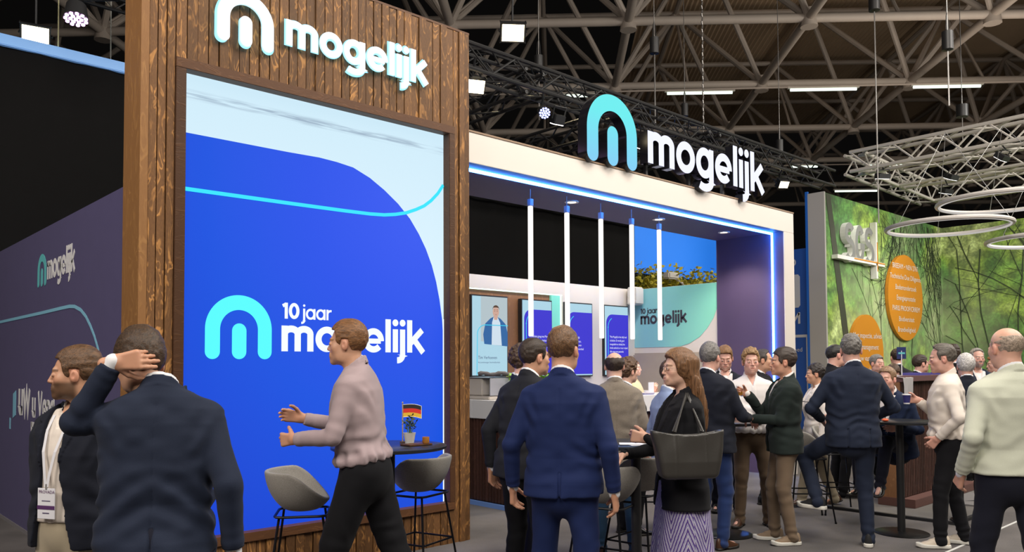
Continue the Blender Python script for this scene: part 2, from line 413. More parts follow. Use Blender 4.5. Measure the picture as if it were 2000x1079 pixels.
    for a in arms.values():
        g.cone(a['sh'], a['el'], .036 if fem else .042, .034, .03); g.cone(a['el'], a['wr'], .034, .025, .012)
    for l in legs.values():
        g.cone(l['h'], l['kn'], .072, .05, .04); g.cone(l['kn'], l['an'], .05, .034, .015)
        fd = V3(-math.sin(l['yaw']), math.cos(l['yaw']), -l['tilt'])
        g.cone(l['an']+V3(0, 0, -.035), l['an']+fd*.13+V3(0, 0, -.055), .032, .022, .02)
    bp, bqd = surfnet(g)
    base = np.array(P.get('skin', (.62, .36, .25)))
    parts = [(bp, bqd)]; cols = [np.tile(base, (len(bp), 1))]
    # head
    HR = rotm('z', P.get('hturn', 0))@rotm('x', -P.get('hnod', 0))@rotm('y', P.get('htilt', 0))
    hc = T((0, .012, 1.665))+V3(*P.get('hoff', (0, 0, 0)))
    hs = P.get('hs', 1.0)*(.96 if fem else 1.)
    (hp, hq_, hcol), hair = head_parts(P)
    parts.append((hp*hs@HR.T+hc, hq_)); cols.append(hcol)
    for a in arms.values():
        if a['hide']: continue
        p_, q_ = hand_part(P, a['th'], a['curl'], P.get('handq', .0045))
        parts.append((p_@a['M'].T+a['wr'], q_)); cols.append(np.tile(base*np.array([1.0, .93, .9]), (len(p_), 1)))
    root = np_mesh('person', [(p*S, q_) for p, q_ in parts], MAT['skin'], None, np.concatenate(cols))
    root.location = loc; root.rotation_euler = (0, 0, yaw)
    root['label'] = name_label; root['category'] = 'person'
    def sub(nm, PQ, mat, par=root):
        return np_mesh(nm, [(p*S, q_) for p, q_ in PQ], mat, par)
    if hair is not None: sub('hair', [(hair[0]*hs@HR.T+hc, hair[1])], hairmat(P.get('hairc', (.06, .035, .02)), P.get('hair') == 'long'))
    if P.get('eyes', 0):
        for sx in (-1, 1):
            me = bmesh.new(); bmesh.ops.create_uvsphere(me, u_segments=16, v_segments=12, radius=.0108*hs*S)
            m_ = bpy.data.meshes.new('eye'); me.to_mesh(m_); me.free(); m_.shade_smooth()
            m_.materials.append(MAT['eye']); m_.materials.append(MAT['iris'])
            gaze = V3(*P.get('gaze', (0, 1, 0))); gaze /= np.linalg.norm(gaze)
            for p_ in m_.polygons:
                cc = np.array(p_.center)
                if cc@gaze > .0108*hs*S*.84: p_.material_index = 1
            o = bpy.data.objects.new('eye', m_); COL.objects.link(o); o.parent = root
            o.location = Vector(((HR@V3(sx*.031, .0862, .0008))*hs+hc)*S); o.rotation_euler = Matrix(HR.tolist()).to_euler()
    # ---- trousers
    if P.get('skirt') is None:
        lo, hi = bounds(lp, .16)
        lo[2] = min(lo[2], 0.02)
        g = Grid(lo, hi, q)
        wf = P.get('legw', 1.)
        def pelvis(X, Y, Z):
            x, y, z = toT(X, Y, Z) if hipz > .8 else (X-hip[0], Y-hip[1], Z-hip[2]+.94)
            return smax((np.sqrt((x/(.19*fat**.7))**2+((y+.006)/(.14*fat**.7))**2+((z-.93)/.19)**2)-1)*.13, z-1.06, .01)
        g.add(pelvis, hip-.2, hip+.2, .03)
        for l in legs.values():
            def fo(t, X, Y, Z, l=l): return .0035*nz(X, Y, Z, 14, 1)+.004*np.exp(-((t-1)/.35)**2)*np.sin(t*22+4*nz(X, Y, Z, 9, 2)+Z*20)-.0*t
            def fo2(t, X, Y, Z, l=l): return .0035*nz(X, Y, Z, 14, 3)+.0035*np.exp(-(t/.3)**2)*np.sin(t*24+4*nz(X, Y, Z, 9, 4))+.006*np.exp(-((t-1)/.22)**2)*np.sin(t*36+3*nz(X, Y, Z, 12, 5))
            dn = V3(0, 0, -.02)
            g.cone(l['h']+V3(0, 0, .0), l['kn'], .092*wf*fat**.5, .068*wf, .035, fold=fo)
            g.cone(l['kn'], l['an']+ (l['an']-l['kn'])/.425*.03, .066*wf, .052*wf, .02, fold=fo2)
        cf = P.get('cuffz', .0)
        tr = surfnet(g)
        sub('trousers', [tr], P['trousers'])
    # ---- shirt
    top = P.get('top', 'jacket')
    hem_s = P.get('shirthem', .96)
    jprof = [(z, a*1.08+.008, b*1.1+.008, c) for z, a, b, c in prof]
    lo, hi = bounds(allp, .17)
    ubox = bounds([T((x, y, z)) for x in (-.3, .3) for y in (-.26, .26) for z in (.76, 1.62)], .02)
    lo = np.minimum(lo, ubox[0]); hi = np.maximum(hi, ubox[1])
    def collar_fn(R0, z0, hgt, slope, th, cut=0):
        def f(X, Y, Z):
            x, y, z = toT(X, Y, Z); yy = y+.03
            zz = z0+slope*yy
            rr = R0+ (z0-z)*.25
            d = np.maximum(np.abs(np.sqrt(x*x+(yy*.98)**2)-rr)-th, np.abs(z-zz)-hgt)
            if cut: d = np.maximum(d, np.minimum(y, cut-np.abs(x)*1.0))
            return d
        return f
    cb = bounds([T((0, -.03, 1.53))], .13)
    if top == 'jacket':
        g = Grid(lo, hi, max(q, .007))
        g.add(torso_fn(prof, .004, hem_s, 1.5, lambda x, y, z: .003*nz(x, y, z, 16, 8)), *ubox, .0)
        g.add(collar_fn(.063, 1.535, .024, -.55, .0065, .012), *cb, .008)
        def pl0(X, Y, Z):
            x, y, z = toT(X, Y, Z); return np.where((np.abs(x-.004) < .015)*(y > 0), -.003, 0)+np.where(y > .02, 1, 0)*.02*(np.abs(x)-(z-1.40)*.5 < 0)*(z > 1.4)
        g.all(pl0)
        for a in arms.values():
            dv = (a['wr']-a['el'])/np.linalg.norm(a['wr']-a['el'])
            g.cone(a['wr']-dv*.05, a['wr']-dv*(-.006), .031, .031)
        sub('shirt', [surfnet(g)], P.get('shirt', MAT['shirt']))
        if P.get('tie'):
            g = Grid(*bounds([T((0, .12, 1.1)), T((0, .12, 1.5))], .12), .006)
            def tf(X, Y, Z):
                x, y, z = toT(X, Y, Z)
                w = np.interp(z, [1.05, 1.12, 1.45, 1.49], [.0, .04, .02, .022]); bb = np.interp(z, [p[0] for p in prof], [p[2]+p[3] for p in prof])+.008
                return np.maximum(np.maximum(np.abs(x)-w, np.abs(y-bb)-.006), np.maximum(1.05-z, z-1.5))
            g.add(tf, *ubox); sub('tie', [surfnet(g)], P['tie'])
    # ---- upper garment with sleeves
    g = Grid(lo, hi, q)
    isj = top == 'jacket'
    hem = P.get('hem', .84 if isj else .93)
    cl = P.get('loose', 1.)
    def body_disp(x, y, z):
        d = (.0045*nz(x, y, z, 7, 11)+.003*nz(x, y, z*1.6, 15, 12))*P.get('wrk', 1.)
        wst = np.exp(-((z-1.08)/.1)**2)
        d = d+.0045*wst*np.sin(z*62+x*14*np.sign(x)+5*nz(x, y, z, 6, 13))*P.get('wrk', 1.)
        sh = np.exp(-((z-1.33)/.09)**2)*sst(np.abs(x), .08, .17)
        d = d+.005*sh*np.sin(x*np.sign(x)*70-z*38+3*nz(x, y, z, 6, 14))
        if isj: d = d+.0035*np.exp(-(x/.006)**2)*(y < 0)*(z < 1.46)
        if isj: d = d+.012*np.exp(-((np.abs(x)-(.09 if P.get('vents', 1) == 2 else 0))/.006)**2)*(y < 0)*(z < 1.0)
        if not isj: d = d-.012*np.exp(-((z-hem-.035)/.03)**2)+.008*np.exp(-((z-hem-.03)/.05)**2)*np.sin(np.arctan2(y, x)*16+nz(x, y, z, 8, 3)*3)
        return d
    g.add(torso_fn(jprof if isj else [(z, a*1.03+.006*cl, b*1.04+.008*cl, c) for z, a, b, c in prof], 0, hem, 1.53, body_disp), *ubox, .0)
    for k, a in arms.items():
        l1 = P.get('sleeve', 1.)
        ph = seed*1.3+(2 if k == 'L' else 0)
        bend = np.clip(1-((a['el']-a['sh'])@(a['wr']-a['el'])/(.3*.262)), 0, 1.2)
        def f1(t, X, Y, Z): return .004*nz(X, Y, Z, 11, 21)+(.001+.0035*bend)*np.exp(-((t-1)/.33)**2)*np.sin(t*20+ph+3.5*nz(X, Y, Z, 10, 22))+.0015*np.exp(-(t/.3)**2)*np.sin(t*26+4*nz(X, Y, Z, 8, 24))
        def f2(t, X, Y, Z): return .004*nz(X, Y, Z, 11, 23)+(.001+.004*bend)*np.exp(-(t/.38)**2)*np.sin(t*20+ph+3*nz(X, Y, Z, 10, 26))+.0015*np.exp(-((t-1)/.25)**2)*np.sin(t*34+2*nz(X, Y, Z, 12, 27))
        r0, r1, r2 = ((.062, .051, .041) if isj else (.056, .05, .04))
        if fem: r0, r1, r2 = r0*.88, r1*.88, r2*.88
        dv = (a['wr']-a['el'])/np.linalg.norm(a['wr']-a['el'])
        rl = P.get('slen', 1.0)
        g.cone(a['sh']+RT@V3(-a['s']*.012, 0, -.012), a['el'], r0*l1*fat**.3, r1*l1, .03 if isj else .035, fold=f1)
        g.cone(a['el'], a['wr']-dv*(.018+.262*(1-rl)), r1*l1, r2*l1, .012, fold=f2)
        if not a['hide'] and rl > .9:
            c0 = a['wr']-dv*.0
            def cut(X, Y, Z): return np.maximum(-( (X-c0[0])*dv[0]+(Y-c0[1])*dv[1]+(Z-c0[2])*dv[2])-.012, np.sqrt((X-c0[0])**2+(Y-c0[1])**2+(Z-c0[2])**2)-.09)
            g.add(cut, c0-.1, c0+.1, 0, 'cut')
    if isj:
        bz_ = P.get('button', 1.1); ow = P.get('open', 0.); vt = P.get('vtop', .075)
        def vshape(x, y, z):
            w = np.where(z > bz_, (z-bz_)/(1.47-bz_)*(vt-ow)+ow, ow+np.clip(bz_-z, 0, .5)**1.5*P.get('cutaway', .35))
            return np.where(y > -.02, np.abs(x)-w, .2)
        def vcut(X, Y, Z):
            x, y, z = toT(X, Y, Z); return np.maximum(vshape(x, y, z), (1.0-0)*np.where((y > .0), -1, 1)*.05) if False else np.where(y > .015, vshape(x, y, z), np.maximum(.02, vshape(x, y, z)))
        # lapels: a raised band along the opening
        def lap(X, Y, Z):
            x, y, z = toT(X, Y, Z); v = vshape(x, y, z)
            w = .012+.05*sst(z, bz_, bz_+.2)*(1-.8*sst(z, 1.41, 1.43)*(1-sst(z, 1.435, 1.45)))
            m = (v < w)*(v > -.01)*(z > bz_)*(y > .0)*(np.abs(x) < .125)
            return -.007*m
        g.all(lap)
        for k_ in (0,):
            g.all(lambda X, Y, Z: vcut(X, Y, Z), 'cut', .0)
        g.add(collar_fn(.07, 1.515, .024, -.62, .009, vt*.55), *cb, .01)
        if P.get('pocket', 0):
            def pk(X, Y, Z):
                x, y, z = toT(X, Y, Z); return np.where((np.abs(np.abs(x)-.14) < .07)*(np.abs(z-.985) < .022)*(y > -.04), -.006, 0)
            g.all(pk)
    else:
        if top == 'shirt': g.add(collar_fn(.065, 1.53, .03, -.62, .006, .014), *cb, .01)
        if P.get('placket', 0):
            def pl(X, Y, Z):
                x, y, z = toT(X, Y, Z); return np.where((np.abs(x) < .016)*(y > 0), -.004, 0)
            g.all(pl)
            vo = P.get('neckv', .05)
            def vc(X, Y, Z):
                x, y, z = toT(X, Y, Z); return np.where(y > .02, np.abs(x)-(z-1.42)*vo/.09, .1)
            g.all(vc, 'cut', .004)
    U = surfnet(g)
    # garment is solid: fine, the shirt and body lie inside it
    sub({'jacket': 'jacket', 'shirt': 'shirt', 'blouse': 'blouse'}[top], [U], P['topm'])
    if P.get('shoe') is not None:
        for k, l in legs.items():
            if k in P.get('noshoe', ''): continue
            R = rotm('z', l['yaw'])@rotm('x', -l['tilt'])
            sneaker = P['shoe'][0] == 'sneaker'; q2 = max(q*.8, .006)
            def mk(lo_, hi_, fn):
                g2 = Grid(lo_, hi_, q2); g2.add(fn, lo_, hi_); p_, qd = surfnet(g2); return (p_+V3(0, -.0, -.09))@R.T+l['an'], qd
            def outline(Y): return np.interp(Y, [-.085, -.06, 0, .06, .12, .165, .2], [.018, .033, .034, .044, .046, .036, .008])*(1.06 if sneaker else 1.)
            def upper(X, Y, Z):
                w = outline(Y)-.004; ht = np.interp(Y, [-.08, -.04, .03, .08, .13, .19], [.1, .105, .1, .07, .05, .03])*(1.1 if sneaker else 1.)
                d = np.maximum(np.sqrt((X/w)**2+(np.maximum(Z-.02, 0)/(ht-.02))**2)-1, -5)*.03
                d = smax(d, np.maximum(-.078-Y, Y-.19), .02); d = smax(d, .015-Z, .002)
                if sneaker: d = d+.002*np.sin(Y*130)*(Y > .02)*(Y < .11)*(np.abs(X) < .022)
                return d
            st_ = .036 if sneaker else .022
            def sole(X, Y, Z):
                d = np.abs(X)-outline(Y)-.003
                d = smax(d, np.maximum(-.085-Y, Y-.2), .015)
                z1 = st_+.012*sst(Y, .12, .2)
                d = smax(d, np.maximum(Z-z1, .002+.02*sst(Y, .14, .21)*.5-Z), .006)
                if not sneaker: d = np.maximum(d, np.where((Y > -.02)*(Y < .03), .012-Z, -1))
                return d
            o = sub('shoe', [mk(V3(-.06, -.1, -.005), V3(.06, .21, .13), upper)], P['shoe'][1])
            sub('sole', [mk(V3(-.06, -.1, -.005), V3(.06, .21, .06), sole)], P['shoe'][2], o)
    root['_S'] = S
    info = dict(T=lambda p: Vector((T(p)*S)), S=S, arms=arms, legs=legs, root=root, hc=hc, HR=HR, hs=hs)
    del root['_S']
    return info
# ---------------------------------------------------------------- mesh helpers
def tag(o, label=None, cat=None, group=None, kind=None):
    if label: o['label'] = label
    if cat: o['category'] = cat
    if group: o['group'] = group
    if kind: o['kind'] = kind
    return o
def empty(name, loc=(0, 0, 0), label=None, cat=None, group=None, rz=0):
    o = bpy.data.objects.new(name, None); COL.objects.link(o); o.location = loc; o.rotation_euler = (0, 0, rz); o.empty_display_size = .1
    return tag(o, label, cat, group)
def fin(name, bm, mats, parent=None, smooth=False, world=True):
    me = bpy.data.meshes.new(name); bmesh.ops.recalc_face_normals(bm, faces=bm.faces); bm.to_mesh(me); bm.free()
    for m in (mats if isinstance(mats, (list, tuple)) else [mats]): me.materials.append(m)
    o = bpy.data.objects.new(name, me); COL.objects.link(o)
    if smooth:
        me.shade_smooth()
        try: me.set_sharp_from_angle(angle=math.radians(40))
        except Exception: pass
    if parent is not None:
        o.parent = parent
        if world: o.matrix_parent_inverse = Matrix.Translation(parent.location).inverted() if parent.rotation_euler.z == 0 else (Matrix.Translation(parent.location)@Matrix.Rotation(parent.rotation_euler.z, 4, 'Z')).inverted()
    return o
def bx(bm, lo, hi, mi=0, M=None, bev=0):
    r = bmesh.ops.create_cube(bm, size=1)
    lo = Vector(lo); hi = Vector(hi); c = (lo+hi)/2; d = hi-lo
    for v in r['verts']:
        v.co = Vector((v.co.x*d.x, v.co.y*d.y, v.co.z*d.z))+c
        if M is not None: v.co = M@v.co
    fs = list({f for v in r['verts'] for f in v.link_faces})
    for f in fs: f.material_index = mi
    if bev:
        g = bmesh.ops.bevel(bm, geom=list({e for f in fs for e in f.edges}), offset=bev, segments=2, affect='EDGES')
        for f in g['faces']: f.material_index = mi
    return r
def cyl(bm, p, q, r0, r1=None, seg=12, mi=0, cap=True):
    p = Vector(p); q = Vector(q); r1 = r0 if r1 is None else r1
    d = q-p; L = d.length
    if L < 1e-6: return
    M = Matrix.Translation((p+q)/2)@d.to_track_quat('Z', 'Y').to_matrix().to_4x4()
    r = bmesh.ops.create_cone(bm, cap_ends=cap, segments=seg, radius1=r0, radius2=r1, depth=L, matrix=M)
    for v in r['verts']:
        for f in v.link_faces: f.material_index = mi
def pipe(bm, pts, r, seg=8, mi=0, closed=False):
    pts = [Vector(p) for p in pts]; n = len(pts); rings = []
    up = None
    for i, p in enumerate(pts):
        a = pts[(i-1) % n] if (closed or i > 0) else p; b = pts[(i+1) % n] if (closed or i < n-1) else p
        t = (b-a).normalized()
        if up is None: up = Vector((0, 0, 1)) if abs(t.z) < .9 else Vector((1, 0, 0))
        x = t.cross(up).normalized(); y = x.cross(t).normalized(); up = y
        rr = r[i] if isinstance(r, (list, tuple)) else r
        rings.append([bm.verts.new(p+(x*math.cos(2*math.pi*k/seg)+y*math.sin(2*math.pi*k/seg))*rr) for k in range(seg)])
    for i in range(n if closed else n-1):
        A = rings[i]; B = rings[(i+1) % n]
        for k in range(seg):
            f = bm.faces.new((A[k], A[(k+1) % seg], B[(k+1) % seg], B[k])); f.material_index = mi
    if not closed:
        for Rg in (rings[0], rings[-1]):
            try: f = bm.faces.new(Rg); f.material_index = mi
            except Exception: pass
def lathe(bm, prof, c=(0, 0, 0), seg=32, mi=0, cap=True):
    c = Vector(c); rings = []
    for r, z in prof: rings.append([bm.verts.new(c+Vector((r*math.cos(2*math.pi*k/seg), r*math.sin(2*math.pi*k/seg), z))) for k in range(seg)])
    for A, B in zip(rings, rings[1:]):
        for k in range(seg):
            f = bm.faces.new((A[k], A[(k+1) % seg], B[(k+1) % seg], B[k])); f.material_index = mi
    if cap:
        for Rg in (rings[0], rings[-1]):
            f = bm.faces.new(Rg); f.material_index = mi
def prism(bm, pts, fn, y0, y1, mf=0, ms=None):
    """polygon pts (x,z) extruded between depths y0 (front) and y1; fn maps (x, z, depth) to the place"""
    ms = mf if ms is None else ms
    a = [bm.verts.new(fn(x, z, y0)) for x, z in pts]
    f = bm.faces.new(a); f.material_index = mf
    if y1 is None or y1 == y0: return
    b = [bm.verts.new(fn(x, z, y1)) for x, z in pts]
    f = bm.faces.new(b[::-1]); f.material_index = ms
    n = len(pts)
    for i in range(n):
        f = bm.faces.new((a[i], b[i], b[(i+1) % n], a[(i+1) % n])); f.material_index = ms
def ribbon(bm, path, w, fn, y0, y1, closed=False, caps=(0, 0), mf=0, ms=None):
    """constant-width stroke along a 2-D path, extruded; caps: 1 = round"""
    ms = mf if ms is None else ms
    P = [Vector((p[0], p[1])) for p in path]; n = len(P); Lp, Rp = [], []
    for i in range(n):
        a = P[(i-1) % n] if (closed or i > 0) else None; b = P[(i+1) % n] if (closed or i < n-1) else None
        t1 = (P[i]-a).normalized() if a is not None else None; t2 = (b-P[i]).normalized() if b is not None else None
        t = ((t1 or Vector((0, 0)))+(t2 or Vector((0, 0)))).normalized()
        nn = Vector((-t.y, t.x)); k = 1.
        if t1 is not None and t2 is not None: k = 1/max(.5, nn.dot(Vector((-t1.y, t1.x))))
        Lp.append(P[i]+nn*w/2*k); Rp.append(P[i]-nn*w/2*k)
    if not closed:
        out = list(Lp)
        def cap(c, frm, d):   # half circle
            r = []
            for j in range(1, 12):
                a = math.pi*j/12; r.append(c+(frm-c)*math.cos(a)+d*(w/2)*math.sin(a))
            return r
        if caps[1]: out += cap(P[-1], Lp[-1], (P[-1]-P[-2]).normalized())
        out += Rp[::-1]
        if caps[0]: out += cap(P[0], Rp[0], (P[0]-P[1]).normalized())
    rows = []
    def vert(p, y): return bm.verts.new(fn(p.x, p.y, y))
    LF = [vert(p, y0) for p in Lp]; RF = [vert(p, y0) for p in Rp]
    m = n if closed else n-1
    for i in range(m):
        j = (i+1) % n; f = bm.faces.new((LF[i], LF[j], RF[j], RF[i])); f.material_index = mf
    ends = []
    if not closed:
        if caps[1]:
            c = cap(P[-1], Lp[-1], (P[-1]-P[-2]).normalized()); cv = [vert(p, y0) for p in c]; f = bm.faces.new([LF[-1]]+cv+[RF[-1]]); f.material_index = mf
        else: cv = []
        if caps[0]:
            c = cap(P[0], Rp[0], (P[0]-P[1]).normalized()); cw = [vert(p, y0) for p in c]; f = bm.faces.new([RF[0]]+cw+[LF[0]]); f.material_index = mf
        else: cw = []
        loops = [LF+cv+RF[::-1]+cw]
    else: loops = [LF, RF]
    if y1 is None or y1 == y0: return
    d = Vector(fn(0, 0, y1))-Vector(fn(0, 0, y0))
    for Lo in loops:
        B = [bm.verts.new(v.co+d) for v in Lo]; k = len(Lo)
        for i in range(k):
            f = bm.faces.new((Lo[i], Lo[(i+1) % k], B[(i+1) % k], B[i])); f.material_index = ms
def arc(cx, cz, rx, rz, a0, a1, n=14): return [(cx+rx*math.cos(math.radians(a0+(a1-a0)*i/n)), cz+rz*math.sin(math.radians(a0+(a1-a0)*i/n))) for i in range(n+1)]
# geometric rounded sans letters, x-height 1; every entry: advance, list of strokes
def glyph(ch, w=.265):
    h = w/2; S = []; r = .5-h+.015
    if ch == 'm':
        S = [([(h, 0), (h, 1)], 0), (arc(h+.275, .68, .275, .2, 178, 0)+[(h+.55, 0)], 0), (arc(h+.825, .68, .275, .2, 178, 0)+[(h+1.1, 0)], 0)]; adv = 1.1+w
    elif ch == 'n': S = [([(h, 0), (h, 1)], 0), (arc(h+.3, .65, .3, .23, 178, 0)+[(h+.6, 0)], 0)]; adv = .6+w
    elif ch == 'o': S = [(arc(.5, .5, r, r, 0, 352, 34), 1)]; adv = 1.
    elif ch == 'g': S = [(arc(.46, .5, r*.94, r, 0, 352, 34), 1), ([(.85, 1), (.85, -.1)]+arc(.47, -.1, .38, .22, 0, -140, 12), 0)]; adv = .85+h
    elif ch == 'e': S = [([(.16, .47), (.86, .47)], 2), (arc(.5, .5, r, r, -4, 318, 32), 0)]; adv = .99
    elif ch == 'a': S = [(arc(.45, .5, r*.92, r, 0, 352, 34), 1), ([(.85, 1), (.85, 0)], 0)]; adv = .85+h
    elif ch == 'd': S = [(arc(.45, .5, r*.92, r, 0, 352, 34), 1), ([(.85, 1.42), (.85, 0)], 0)]; adv = .85+h
    elif ch == 'u': S = [([(h, 1), (h, .35)]+arc(h+.3, .35, .3, .24, 180, 360), 0), ([(h+.6, 1), (h+.6, 0)], 0)]; adv = .6+w
    elif ch == 'w': S = [([(.05, 1), (.33, .12), (.62, .95), (.91, .12), (1.2, 1)], 0)]; adv = 1.25
    elif ch == 'l': S = [([(h, 0), (h, 1.42)], 0)]; adv = w
    elif ch == 'i': S = [([(h, 0), (h, 1)], 0), ('dot', h, 1.28)]; adv = w
    elif ch == 'j': S = [([(h, 1), (h, -.12)]+arc(h-.26, -.12, .26, .22, 0, -95, 8), 0), ('dot', h, 1.28)]; adv = w
    elif ch == 'k': S = [([(h, 0), (h, 1.42)], 0), ([(h+.05, .42), (.8, 1.0)], 0), ([(.36, .58), (.86, 0)], 0)]; adv = .92
    elif ch == 'r': S = [([(h, 0), (h, 1)], 0), (arc(h+.36, .55, .36, .33, 175, 78, 10), 0)]; adv = .62
    elif ch == '1': S = [([(.42, 0), (.42, 1.36)], 0), ([(.42, 1.25), (.1, 1.08)], 0)]; adv = .42+h
    elif ch == '0': S = [(arc(.48, .68, .48-h+.01, .68-h+.01, 0, 352, 34), 1)]; adv = .96
    elif ch == 'V': S = [([(.1, 1.38), (.58, .1), (1.06, 1.38)], 0)]; adv = 1.16
    elif ch == 'F': S = [([(h, 0), (h, 1.38)], 0), ([(h, 1.25), (.8, 1.25)], 0), ([(h, .7), (.7, .7)], 0)]; adv = .82
    elif ch == 'M': S = [([(h, 0), (h, 1.38)], 0), ([(h, 1.3), (.75, .4), (1.37, 1.3)], 0), ([(1.37, 0), (1.37, 1.38)], 0)]; adv = 1.5
    elif ch == 'N': S = [([(h, 0), (h, 1.38)], 0), ([(h, 1.2), (.95, .18)], 0), ([(.95, 0), (.95, 1.38)], 0)]; adv = 1.08
    else: adv = .42
    return adv, S
def text_width(s, sp=.11, w=.265): return sum(glyph(c, w)[0]+sp for c in s)-sp
def lettering(s, width, x0, z0, fn, y0, y1, mats, parent, name='letter', sp=.11, w=.265, one=False, smooth=False, squash=1.):
    """row of letters, total width given; baseline at z0; each letter one mesh (or all in one)"""
    k = width/text_width(s, sp, w); x = x0; bm = bmesh.new(); objs = []
    kz = k*squash
    for ch in s:
        adv, S = glyph(ch, w)
        f2 = (lambda X: (lambda a, b, d: fn(X+a*k, z0+b*kz, d)))(x)
        for st in S:
            if st[0] == 'dot': prism(bm, arc(st[1], st[2], w*.56, w*.56, 0, 345, 23), f2, y0, y1, 0, 1 if len(mats) > 1 else 0)
            else: ribbon(bm, st[0], w*(.8 if st[1] == 2 else 1), f2, y0, y1, st[1] == 1, (0, 0), 0, 1 if len(mats) > 1 else 0)
        x += (adv+sp)*k
        if not one:
            if S: objs.append(fin(name, bm, mats, parent))
            else: bm.free()
            bm = bmesh.new()
    if one: objs.append(fin(name, bm, mats, parent))
    else: bm.free()
    return objs
def arch_logo(W_, x0, z0, fn, y0, y1, mats, parent, name=('arch', 'bar'), one=False):
    """the arch mark: a round arch on two legs with a short bar inside; W_ = outer width"""
    w = .215*W_; ms = 1 if len(mats) > 1 else 0
    r = (W_-w)/2; cx = x0+W_/2; zb = z0+w/2; H_ = .93*W_
    cz = z0+H_-w/2-r
    path = [(x0+w/2, zb), (x0+w/2, cz)]+arc(cx, cz, r, r, 180, 0, 36)[1:-1]+[(x0+W_-w/2, cz), (x0+W_-w/2, zb)]
    bm = bmesh.new(); ribbon(bm, path, w, fn, y0, y1, False, (1, 1), 0, ms); a = fin(name[0], bm, mats, parent)
    bm = bmesh.new(); ribbon(bm, [(cx, zb), (cx, z0+.52*W_-w/2)], w, fn, y0, y1, False, (1, 1), 0, ms); b = fin(name[1], bm, mats, parent)
    return a, b
def typed(name, lines, size, origin, xd, zd, m, parent, off=(0, 0, 0), lead=1.25, align='LEFT', ext=0., sx=1.):
    """small printed text with the built-in face, turned into a mesh"""
    cu = bpy.data.curves.new(name, 'FONT'); cu.body = '\n'.join(lines) if not isinstance(lines, str) else lines
    cu.size = size; cu.align_x = align; cu.space_line = lead; cu.extrude = ext; cu.resolution_u = 2
    o = bpy.data.objects.new(name, cu); COL.objects.link(o)
    dg = bpy.context.evaluated_depsgraph_get(); me = bpy.data.meshes.new_from_object(o.evaluated_get(dg)); bpy.data.objects.remove(o); bpy.data.curves.remove(cu)
    xd = Vector(xd).normalized(); zd = Vector(zd).normalized(); nd = xd.cross(zd)
    M = Matrix((xd*sx, zd, nd)).transposed().to_4x4(); M.translation = Vector(origin)
    me.transform(M); me.materials.clear(); me.materials.append(m)
    me.name = name
    ob = bpy.data.objects.new(name, me); COL.objects.link(ob)
    if parent is not None:
        ob.parent = parent; ob.matrix_parent_inverse = Matrix.Translation(parent.location).inverted()
    return ob
def copy_tree(o, parent=None):
    c = o.copy(); COL.objects.link(c); c.parent = parent
    if parent is not None: c.matrix_parent_inverse = o.matrix_parent_inverse.copy()
    for ch in list(o.children): copy_tree(ch, c)
    return c
front = lambda y: (lambda x, z, d: (x, y+d, z))            # faces -y: x runs right, depth goes into the stand
side = lambda x0, yr: (lambda x, z, d: (x0+d, yr-x, z))    # faces -x: text runs towards -y
# ---------------------------------------------------------------- materials
def emis(name, c, s=1., grad=None):
    m = bpy.data.materials.new(name); m.use_nodes = True; nt = m.node_tree; N = nt.nodes; b = N['Principled BSDF']
    b.inputs['Base Color'].default_value = (.02, .02, .02, 1); b.inputs['Roughness'].default_value = .5; b.inputs['Specular IOR Level'].default_value = 0; b.inputs['Emission Color'].default_value = (*c, 1); b.inputs['Emission Strength'].default_value = s
    if grad:        # (axis, from, to, colour2)
        ax, f0, f1, c2 = grad
        g = N.new('ShaderNodeNewGeometry'); sp = N.new('ShaderNodeSeparateXYZ'); nt.links.new(g.outputs['Position'], sp.inputs[0])
        r = N.new('ShaderNodeMapRange'); r.inputs['From Min'].default_value = f0; r.inputs['From Max'].default_value = f1; nt.links.new(sp.outputs[ax], r.inputs['Value'])
        mx = N.new('ShaderNodeMix'); mx.data_type = 'RGBA'; nt.links.new(r.outputs['Result'], mx.inputs['Factor']); mx.inputs['A'].default_value = (*c, 1); mx.inputs['B'].default_value = (*c2, 1)
        nt.links.new(mx.outputs['Result'], b.inputs['Emission Color'])
    return m
